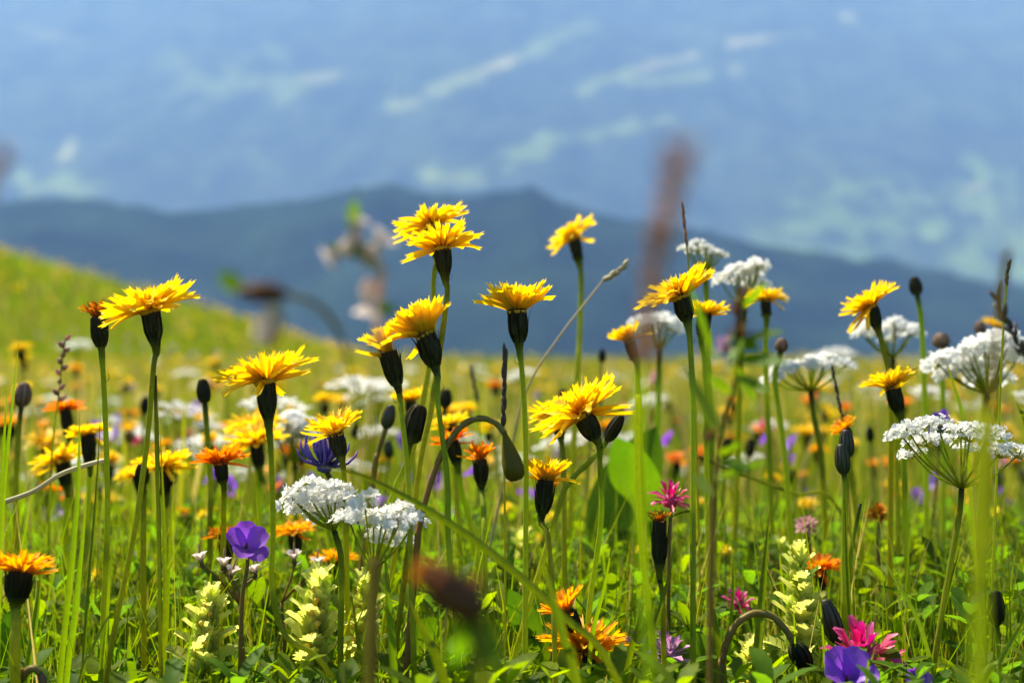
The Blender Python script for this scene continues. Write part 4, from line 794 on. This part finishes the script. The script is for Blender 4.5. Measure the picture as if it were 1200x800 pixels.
b = MB(); b.lathe([(.2, -.1), (.5, .1), (.52, .5), (.36, .85), (.1, 1)], 12); a = P(492, 664, d)-P(558, 716, d); hd = link('flower_head', b.mesh('flower_head', M['brown']), root, P(558, 716, d)-base, axis_quat(a), (44*s, 44*s, a.length))
for k in range(14): link('petal', PET['rust'][k % 7], hd, (0, 0, .6), Quaternion((0, 0, 1), k*2.4) @ Quaternion((0, 1, 0), -R(U(10, 60))), (.5, .5, .45))
leaflet(root, base, P(552, 722, d), P(584, 776, d), 40, s); leaflet(root, base, P(550, 718, d), P(528, 780, d), 36, s); leaflet(root, base, P(548, 704, d), P(500, 706, d), 26, s, 'brown'); leaflet(root, base, P(556, 712, d), P(556, 664, d), 24, s, 'brown')
d = .22; s = pxs(d)
q = path3([(-14, 196), (-30, 300), (-40, 500), (-40, 800)], d, .3); base = q[-1].copy(); root = thing('blurred_grass_spike', 'dim mauve blurred spike poking in from the frame edge above the hill', 'grass', base); stem_obj(root, base, q, 3*s, 5*s, M['redstem'])
spikelets(root, base, [P(-22, 240, d), P(-12, 210, d), P(4, 184, d)], 22, 12, s, M['purplespike'], n=12, spread=.5)
d = .44; s = pxs(d)
q = path3([(866, 350), (868, 400), (862, 450), (845, 510), (836, 600), (832, 800)], d, .5); base = q[-1].copy()
root = thing('leafy_vetch', 'blurred leafy plant with dark purple buds before the white umbels', 'plant', base); stem_obj(root, base, q, 3.5*s, 4*s, M['redstem']); THINGS.append((root, 'the blurred leafy plant', 868, 400))
for (x, y, x2, y2, w_) in [(868, 400, 920, 388, 16), (864, 420, 925, 425, 20), (866, 380, 838, 420, 16), (860, 430, 885, 470, 16), (866, 360, 898, 332, 16), (862, 440, 905, 460, 14), (858, 460, 830, 440, 14), (870, 390, 856, 430, 20), (866, 400, 890, 410, 18), (846, 510, 800, 425, 13), (842, 540, 880, 548, 16), (840, 530, 868, 520, 14), (838, 560, 900, 540, 10), (836, 580, 812, 556, 14), (838, 420, 808, 330, 10)]: leaflet(root, base, P(x, y, d), P(x2, y2, d+U(-.02, .02)), w_, s)
def cluster(root, base, c, rpx, n, s, mt):
    b = MB(); b.lathe([(.05, -.4), (.25, -.2), (.25, .2), (.04, .4)], 8); hd = link('flower_cluster', b.mesh('flower_cluster', mt), root, c-base, None, rpx*s)
    for k in range(n): link('floret', FLP[k % 2], hd, (0, 0, U(-.2, .2)), Quaternion((0, 0, 1), k*2.4) @ Quaternion((0, 1, 0), -R(U(-30, 70))), .95)
FLP = [floret_mesh(M['mauvedark'] if 'mauvedark' in M else M['brown'], v) for v in (0, 1)]
FLM = [floret_mesh(M['mauve'], v) for v in (0, 1)]
for c_, r_, kk in [((864, 366), 17, 0), ((866, 392), 20, 0), ((850, 408), 17, 1), ((832, 512), 14, 0), ((868, 345), 12, 0)]:
    FLP2 = FLP; FLP = FLM if kk else FLP2; cluster(root, base, P(*c_, d), r_, 14, s, M['brown']); FLP = FLP2

# ------------------------------------------------------------------ the flowers of the middle distance
def to_px(v): return 600+v.x/(FW*v.y)*1200, 400-(v.z-ZC)/(FW*v.y)*1200
def copy_tree(o, parent=None):
    c = o.copy(); COL.objects.link(c); c.parent = parent
    for ch in o.children: copy_tree(ch, c)
    return c
def ray_tuft(kind, open_, dens=.75, seed=0):
    """all florets of a small head in one mesh"""
    rnd = random.Random(seed); b = MB(); b.lathe([(.05, -.12), (.22, -.06), (.25, 0), (.1, .1)], 8)
    for ri, (n, l, e) in enumerate(RINGS):
        n = int(n*dens)
        for k in range(n):
            az = 2*PI*(k+rnd.uniform(-.3, .3))/n+ri; el = R(e*open_+(1-open_)*74+rnd.uniform(-10, 10)); q = Quaternion((0, 0, 1), az) @ Quaternion((0, 1, 0), -el); ll = l*rnd.uniform(.85, 1.1); cv = rnd.uniform(-.3, .1)
            b.strap([q @ Vector((s_*ll, 0, cv*s_*s_)) for s_ in (.05, .4, .75, 1)], [.05, .09, .105, .085], q @ Vector((0, 1, 0)), fold=.2, k=rnd.random())
    return b.mesh('florets', M[kind])
def proto_composite(kind, open_, seed, h=.25, r=.017, tilt=(0, 0)):
    rnd = random.Random(seed); root = thing('hawkbit' if kind == 'yellow' else 'orange_hawkweed' if kind == 'orange' else 'golden_hawksbeard', 'x', 'flower')
    top = Vector((rnd.uniform(-.03, .03), rnd.uniform(-.03, .03), h)); pts = crom([Vector((0, 0, -.005)), Vector((top.x*.2+rnd.uniform(-.01, .01), top.y*.2, h*.5)), top], 5)
    b = MB(); b.tube(pts, [.0011]*len(pts), 5); link('stem', b.mesh('stem', M['stem']), root)
    a = Vector((rnd.uniform(-.35, .35), rnd.uniform(-.4, .3), 1)).normalized(); link('involucre', random.choice(INV), root, top, axis_quat(a), (.0052/.48, .0052/.48, .0118))
    link('florets', ray_tuft(kind, open_, .8, seed), root, top+a*.0118, axis_quat(a), r); root['h'] = h; return root
def umbel_far_mesh(seed, n=16):
    rnd = random.Random(seed); b = MB()
    for k in range(n):
        rr = math.sqrt((k+.5)/n); a = k*2.4; c = Vector((rr*math.cos(a), rr*math.sin(a), .35*(.6-rr*rr)))
        b.tube([(0, 0, -.8), c*.6+Vector((0, 0, -.25)), c], .02, 3, 1, cap=False)
        for j in range(11):
            p = c+Vector((rnd.gauss(0, .11), rnd.gauss(0, .11), rnd.uniform(0, .10))); z = rnd.uniform(.05, .085); q = axis_quat(Vector((rnd.uniform(-.5, .5), rnd.uniform(-.5, .5), 1)), rnd.uniform(0, 6)); kk = rnd.random()
            i = [b.pv(p+q @ Vector((math.cos(t)*z, math.sin(t)*z, .25*z*(m_ % 2))), 1, kk) for m_, t in enumerate(np.arange(6)*PI/3)]; b.pf(i, 0)
    return b.mesh('umbel', [M['white'], M['stem']])
def proto_umbel(seed):
    rnd = random.Random(seed); root = thing('white_umbel', 'x', 'umbel flower'); h = .25; top = Vector((rnd.uniform(-.03, .03), rnd.uniform(-.03, .03), h))
    pts = crom([Vector((0, 0, -.005)), Vector((top.x*.3, top.y*.3, h*.5)), top], 4); b = MB(); b.tube(pts, [.0012]*len(pts), 5); link('stem', b.mesh('stem', M['stem']), root)
    link('umbel', umbel_far_mesh(seed), root, top+Vector((0, 0, .022)), axis_quat(Vector((rnd.uniform(-.25, .25), rnd.uniform(-.3, .2), 1))), .030); return root
def proto_violet(seed):
    rnd = random.Random(seed); root = thing('violet_flower', 'x', 'flower'); h = .2; top = Vector((rnd.uniform(-.02, .02), rnd.uniform(-.02, .02), h)); b = MB(); b.tube(crom([Vector((0, 0, -.005)), Vector((.008, 0, h*.5)), top], 4), [.0011]*9, 5); link('stem', b.mesh('stem', M['redstem']), root)
    hd = link('sepals', SEP, root, top, axis_quat(Vector((rnd.uniform(-.6, .6), rnd.uniform(-.8, .1), .7))), .013)
    for k in range(5): link('petal', WP[k % 3], hd, (0, 0, -.05), Quaternion((0, 0, 1), k*1.257) @ Quaternion((0, 1, 0), -R(rnd.uniform(20, 40))), 1)
    return root
def proto_clover(seed, kind):
    rnd = random.Random(seed); root = thing('trefoil_flower' if kind == 'rattle' else 'clover', 'x', 'flower'); h = .2; top = Vector((rnd.uniform(-.02, .02), 0, h)); b = MB(); b.tube(crom([Vector((0, 0, -.005)), Vector((.008, 0, h*.5)), top], 4), [.0012]*9, 5); link('stem', b.mesh('stem', M['redstem']), root)
    b = MB()
    for k in range(40):
        el = R(-35+118*(k+.5)/40); az = k*2.4; q = Quaternion((0, 0, 1), az) @ Quaternion((0, 1, 0), -el); b.strap([q @ Vector(p) for p in ((.2, 0, 0), (.6, 0, .03), (1, 0, .08))], [.08, .13, .05], q @ Vector((0, 1, 0)), fold=.5, k=rnd.random())
    link('flower_head', b.mesh('flower_head', M[kind]), root, top, None, .0095); return root
def proto_bud(seed):
    rnd = random.Random(seed); root = thing('flower_bud', 'x', 'flower bud'); h = .24; top = Vector((rnd.uniform(-.02, .02), 0, h)); b = MB(); b.tube(crom([Vector((0, 0, -.005)), Vector((.008, 0, h*.5)), top], 4), [.0012]*9, 5); link('stem', b.mesh('stem', M['stem']), root)
    link('bud', BUD[('dark', 'green')[seed % 2]], root, top, axis_quat(Vector((rnd.uniform(-.3, .3), 0, 1))), (.0085, .0085, .016)); return root
PROTOS = {'yellow': [proto_composite('yellow', o_, i, r=r_) for i, (o_, r_) in enumerate([(.95, .017), (.85, .018), (.7, .016), (.95, .015), (.55, .014), (.9, .019)])],
          'golden': [proto_composite('amber', o_, 20+i, r=.015) for i, o_ in enumerate([.9, .75])],
          'orange': [proto_composite('orange', o_, 30+i, r=.0145) for i, o_ in enumerate([.9, .7, .45])],
          'white': [proto_umbel(i) for i in range(5)], 'violet': [proto_violet(i) for i in range(3)],
          'pink': [proto_clover(1, 'pink'), proto_clover(2, 'palepink')], 'trefoil': [proto_clover(4, 'rattle'), proto_clover(5, 'rattle')], 'bud': [proto_bud(i) for i in range(3)]}
WORD = {'yellow': ('yellow flower head', 'flower'), 'golden': ('golden flower head', 'flower'), 'orange': ('orange flower head', 'flower'), 'white': ('white umbel', 'umbel flower'), 'violet': ('violet flower', 'flower'), 'pink': ('pink clover', 'flower'), 'trefoil': ('low yellow trefoil', 'flower'), 'bud': ('dark bud', 'flower bud')}
GROUP = {'yellow': 'blurred yellow flowers of the meadow', 'golden': 'blurred golden flowers of the meadow', 'orange': 'blurred orange flowers of the meadow', 'white': 'blurred white umbels of the meadow', 'violet': 'blurred violet flowers of the meadow', 'pink': 'blurred pink clovers of the meadow', 'trefoil': 'low yellow trefoils between the grass', 'bud': 'blurred dark buds of the meadow'}
USED = {}
def name_by_neighbour(kind, px, py, yd):
    wd = WORD[kind][0]; near = sorted(THINGS, key=lambda t: math.hypot(t[2]-px, t[3]-py))[:12]
    how = 'softly blurred' if yd < 1.6 else 'blurred' if yd < 2.6 else 'small blurred'
    for o, sh, x, y in near:
        dx, dy = px-x, py-y; dist = math.hypot(dx, dy)
        if dist < 14 or dist > 240: continue
        w1 = 'just ' if dist < 45 else '' if dist < 95 else 'well '
        if abs(dx) < abs(dy)*.45: rel = 'above' if dy < 0 else 'below'
        elif abs(dy) < abs(dx)*.45: rel = 'left of' if dx < 0 else 'right of'
        else: rel = ('above' if dy < 0 else 'below')+' and '+('left of' if dx < 0 else 'right of')
        lab = f'{how} {wd} {w1}{rel} {sh}'
        if lab not in USED and len(lab.split()) <= 16: USED[lab] = 1; return lab
    return None
placed = []
def scatter(kind, spots_, hs, far_label):
    for x, y, h, sc in spots_:
        o = copy_tree(random.choice(PROTOS[kind])); o.location = (x, y, gz(x, y)); o.rotation_euler = (U(-.08, .08), U(-.08, .08), U(0, 6.28)); o.scale = (sc, sc, sc*h)
        tip = Vector((x, y, gz(x, y)+{'white': .27, 'yellow': .262, 'golden': .262, 'orange': .262}.get(kind, .21)*h*sc)); px, py = to_px(tip)
        lab = name_by_neighbour(kind, px, py, y) if y < 3.2 else None
        tag(o, lab or far_label, WORD[kind][1], GROUP[kind]); placed.append(o)
def field(n, y0, y1, power, h0, h1, seed, cs=.9, thr=0., sc=(.8, 1.15)):
    lim0 = 424
    out = []; rg = np.random.default_rng(seed)
    while len(out) < n:
        y = (y0**power+(y1**power-y0**power)*rg.random())**(1/power); x = (rg.random()*2-1)*.375*y
        if fbm(np.array([x/cs]), np.array([y/cs]), 3, seed)[0] < thr: continue
        h = rg.uniform(h0, h1)
        if y < 2.2:   # keep the blooms of the near band under the photograph's line of tops
            h = min(h, (ZC-(.05 if y < 1.5 else .03)*y-.02)/.262)
        k = rg.uniform(*sc); lim_py = lim0+72*rg.random()**1.3
        if ZC-gz(x, y)-.285*h*k < (lim_py-400)/1200*FW*y: continue
        out.append((x, y, h, k))
    return out
def hand(lst): return [(*(lambda p: (p.x, p.y))(P(x, y, dd)), None, (x, y, dd, sc)) for x, y, dd, sc in lst]
def place(kind, lst):
    """blurred blooms put where the photograph shows them: (px, py, depth, size px)"""
    for px, py, dd, wpx in lst:
        p = P(px, py, dd); o = copy_tree(random.choice(PROTOS[kind])); base_w = {'white': .064, 'violet': .026, 'pink': .019, 'trefoil': .019, 'bud': .009}.get(kind, .034); sc = wpx*pxs(dd)/base_w
        g = gz(p.x, p.y); hh = {'white': .272, 'violet': .205, 'pink': .2, 'trefoil': .2, 'bud': .25}.get(kind, .262); o.location = (p.x, p.y, g); o.rotation_euler = (0, 0, U(0, 6.28)); o.scale = (sc, sc, (p.z-g)/hh)
        for ch in o.children:     # the head keeps its shape although the stem is stretched
            if ch.name.split('.')[0] != 'stem': k = sc/o.scale[2]; ch.scale = (ch.scale[0], ch.scale[1], ch.scale[2]*k)
        tag(o, name_by_neighbour(kind, px, py, dd) or f'{WORD[kind][0]} in soft focus of the middle distance', WORD[kind][1], GROUP[kind]); placed.append(o)
place('yellow', [(18, 408, 1.9, 34), (40, 420, 2.2, 22), (265, 490, 1.5, 30), (155, 500, 1.4, 34), (207, 483, 1.9, 26), (140, 595, 1.3, 60), (420, 555, 1.6, 34), (515, 480, 1.5, 34), (533, 485, 1.4, 40), (870, 485, 1.8, 30), (955, 505, 1.6, 36), (1010, 520, 1.5, 26), (1145, 480, 1.6, 30), (1165, 590, 1.3, 22), (240, 425, 3, 22), (680, 560, 1.5, 32), (720, 455, 2, 24), (985, 455, 2.2, 30), (1185, 380, 1.1, 30), (330, 480, 1.8, 30), (450, 620, 1.4, 34), (590, 600, 1.4, 26)])
place('yellow', [(8, 455, 1.5, 26), (125, 448, 2.0, 24), (180, 455, 2.1, 22), (228, 445, 2.4, 20), (50, 515, 1.2, 44), (120, 545, 1.15, 40), (210, 545, 1.1, 46), (255, 520, 1.25, 34), (330, 520, 1.2, 40), (365, 470, 1.5, 32), (425, 470, 1.7, 28), (560, 500, 1.4, 28), (600, 540, 1.3, 26), (760, 560, 1.3, 28), (880, 560, 1.3, 26), (830, 590, 1.2, 28), (970, 590, 1.2, 26), (1100, 600, 1.2, 26), (940, 480, 1.9, 28), (1075, 520, 1.5, 28), (410, 600, 1.2, 38), (360, 650, 1.1, 34), (240, 640, 1.1, 30), (700, 650, 1.15, 26), (1140, 640, 1.15, 22), (1180, 600, 1.3, 24)])
place('orange', [(15, 575, 1.15, 46), (68, 590, 1.2, 34), (285, 585, 1.2, 20), (1035, 578, 1.4, 26), (800, 535, 1.4, 30), (780, 530, 1.3, 28), (585, 585, 1.3, 22), (1065, 585, 1.4, 24), (600, 570, 1.5, 20), (720, 570, 1.4, 24), (340, 575, 1.2, 30), (205, 600, 1.2, 24), (760, 660, 1.1, 30), (1010, 480, 1.6, 24)])
place('golden', [(100, 432, 2.4, 22), (60, 500, 1.7, 26), (215, 520, 1.4, 30), (735, 500, 1.5, 30), (850, 470, 1.7, 26), (930, 560, 1.5, 28), (1040, 545, 1.5, 24), (465, 540, 1.5, 24), (30, 470, 2, 24), (320, 640, 1.1, 60), (1000, 655, 1.2, 30), (270, 600, 1.3, 30)])
place('violet', [(45, 600, 1.15, 34), (10, 540, 1.3, 26), (225, 552, 1.2, 38), (130, 500, 1.5, 26), (118, 500, 1.4, 20), (160, 490, 1.7, 26), (275, 562, 1.2, 24), (1090, 490, 1.05, 40), (880, 508, 1.5, 26), (912, 515, 1.4, 24), (545, 545, 1.2, 42), (470, 512, 1.5, 20), (1080, 560, 1.4, 22), (1073, 575, 1.4, 20), (490, 550, 1.3, 20), (215, 475, 2.0, 24), (700, 590, 1.3, 22), (385, 560, 1.2, 26), (36, 595, 1.2, 24), (780, 510, 1.5, 22), (640, 525, 1.5, 22), (930, 535, 1.6, 20)])
place('pink', [(135, 515, 1.5, 34), (230, 510, 1.6, 24), (780, 445, 1.9, 22), (880, 500, 1.6, 18), (160, 520, 1.4, 18), (1175, 545, 1.1, 20)])
rt = random.Random(77)
place('trefoil', [(rt.uniform(0, 1200), rt.uniform(590, 770), rt.uniform(.85, 1.25), rt.uniform(11, 22)) for k in range(46)])
place('bud', [(640, 458, 1.15, 12), (150, 470, 1.3, 12), (830, 520, 1.1, 14), (700, 405, 1.2, 9), (440, 520, 1.1, 12), (860, 520, 1.2, 12), (1030, 500, 1.2, 10)])
place('white', [(60, 545, 1.25, 44), (990, 415, 2.0, 54), (1188, 470, 1.2, 50), (1090, 460, 1.7, 50), (415, 470, 1.7, 52), (590, 440, 2.4, 44), (480, 600, 1.2, 40), (100, 405, 3, 44), (860, 540, 1.5, 46), (910, 500, 1.7, 54), (740, 470, 1.8, 50)])
scatter('yellow', field(205, 1.3, 6, .5, .65, 1.15, 3, thr=.40, sc=(.65, 1.05)), None, 'small blurred yellow flower among many others far back in the meadow')
scatter('white', field(110, 1.3, 6, .3, .7, 1.05, 4, 1.6, .40, (.65, 1.15)), None, 'small blurred white umbel among many others far back in the meadow')
scatter('golden', field(50, 1.3, 7, .5, .6, 1.1, 5, thr=.42), None, 'small blurred golden flower among many others far back in the meadow')
scatter('orange', field(62, 1.2, 6, .4, .5, 1.05, 6, thr=.42), None, 'small blurred orange flower among many others far back in the meadow')
scatter('violet', field(80, 1.2, 6, .4, .7, 1.25, 7, thr=.42), None, 'small blurred violet flower among many others far back in the meadow')
scatter('pink', field(22, 1.2, 5, .4, .7, 1.2, 8, thr=.4), None, 'small blurred pink clover among many others far back in the meadow')
scatter('bud', field(26, 1.2, 4, .4, .8, 1.1, 9, thr=.4), None, 'small blurred dark bud among many others far back in the meadow')
for ps in PROTOS.values():
    for p in ps:
        for ch in [p]+list(p.children_recursive): bpy.data.objects.remove(ch)

# ------------------------------------------------------------------ the uncounted flowers beyond (stuff)
def flower_unit(kind):
    b = MB(); mats = {'yellow': 0, 'white': 1, 'violet': 2, 'stem': 3}; m = mats[kind]
    b.tube([(0, 0, -1), (0, 0, -.06)], .008, 3, 3, cap=False)
    if kind == 'white':
        for k in range(9):
            a = k*2.4; rr = math.sqrt((k+.5)/9)*.17; z = .07; p = Vector((rr*math.cos(a), rr*math.sin(a), .03-rr*.2))
            b.pf([b.pv(p+Vector((z*math.cos(t), z*math.sin(t), .02*((k+j) % 2))), 1, k/9) for j, t in enumerate(np.arange(5)*2*PI/5)], 1)
            b.tube([(0, 0, -.14), p], .006, 3, 3, cap=False)
    else:
        b.tube([(0, 0, -.09), (0, 0, -.02)], [.012, .03], 5, 3, cap=False)
        n = 9
        for k in range(n):
            a = 2*PI*k/n; d_ = Vector((math.cos(a), math.sin(a), .35)); sd = Vector((-math.sin(a), math.cos(a), 0)); L_ = .085
            b.pf([b.pv(Vector((0, 0, -.01))-sd*.012, 0), b.pv(Vector((0, 0, -.01))+sd*.012, 0), b.pv(d_*L_+sd*.026, .9), b.pv(d_*L_-sd*.026, .9)], m)
    return b
def mass_flowers(kind, n, y0, y1, mg, power, sc, seed, hr, thr):
    b = flower_unit(kind); rg = np.random.default_rng(seed); V0 = np.array(b.v); tri = []; mi = []
    for f, m in zip(b.f, b.m):
        for i in range(1, len(f)-1): tri.append((f[0], f[i], f[i+1])); mi.append(m)
    tri = np.array(tri); mi = np.array(mi)
    y = (y0**power+(y1**power-y0**power)*rg.random(n*4))**(1/power); x = (rg.random(n*4)*2-1)*(.4*y1+mg); k = np.abs(x) < .4*y+mg
    if y0 < 2: k &= np.abs(x) > .38*y+.08
    elif y0 < 9: k &= (np.abs(x) > .38*y+.05) | (y > 3.6)
    if kind == 'white': k &= (rg.random(len(x)) < np.where(x < -.13*y, .22, 1))
    k &= fbm(x/1.6, y/1.6, 3, seed) > thr; x, y = x[k][:n], y[k][:n]; n = len(x); s = rg.uniform(*sc, n); a = rg.random(n)*2*PI; h = rg.uniform(*hr, n)
    X = V0[None, :, 0]*np.cos(a)[:, None]-V0[None, :, 1]*np.sin(a)[:, None]; Y_ = V0[None, :, 0]*np.sin(a)[:, None]+V0[None, :, 1]*np.cos(a)[:, None]; tl = rg.normal(0, .25, (2, n))
    Z = V0[None, :, 2]*np.ones((n, 1)); head = V0[:, 2] > -.2
    Z = np.where(head[None], Z+X*tl[0][:, None]+Y_*tl[1][:, None], Z)
    V = np.stack([x[:, None]+X*s[:, None]*.25, y[:, None]+Y_*s[:, None]*.25, ground(x, y)[:, None]+h[:, None]+np.where(head[None], Z*s[:, None]*.25, -h[:, None])], -1).reshape(-1, 3)
    F = (tri[None]+(np.arange(n)*len(V0))[:, None, None]).reshape(-1, 3)
    return V, F, np.tile(np.array(b.t), n), np.repeat(rg.random(n), len(V0)), np.tile(mi, n)
groups = [mass_flowers('white', 140, 8, 30, 1.5, 1.8, (.5, 1.0), 41, (.10, .2), .46), mass_flowers('yellow', 1100, 6, 18, 1.5, 1.3, (.45, .95), 42, (.12, .22), .40), mass_flowers('yellow', 1500, 13, 32, 1.5, 1.9, (.7, 1.5), 48, (.2, .29), .40), mass_flowers('yellow', 1250, 3.7, 9, .5, 1.2, (.4, .85), 46, (.14, .26), .36), mass_flowers('white', 360, 3.7, 9, .5, 1.2, (.3, .65), 47, (.12, .25), .42), mass_flowers('violet', 320, 3.7, 12, 1.5, 1.0, (.5, .9), 43, (.15, .24), .4),
          mass_flowers('yellow', 260, .6, 8, 1.2, 1.3, (.8, 1.1), 44, (.17, .27), .36), mass_flowers('white', 200, 1, 8, 1.2, 1.3, (.9, 1.4), 45, (.2, .29), .36)]
V = []; F = []; T = []; K_ = []; MI = []; o_ = 0
for v, f, t, k, mi in groups: V.append(v); F.append(f+o_); T.append(t); K_.append(k); MI.append(mi); o_ += len(v)
structure(link('meadow_flowers', big_mesh('meadow_flowers', np.concatenate(V), np.concatenate(F), [M['yellow'], M['white'], M['violet'], M['stem']], {'t': np.concatenate(T), 'tint': np.concatenate(K_)}, mi=np.concatenate(MI))), 'stuff')
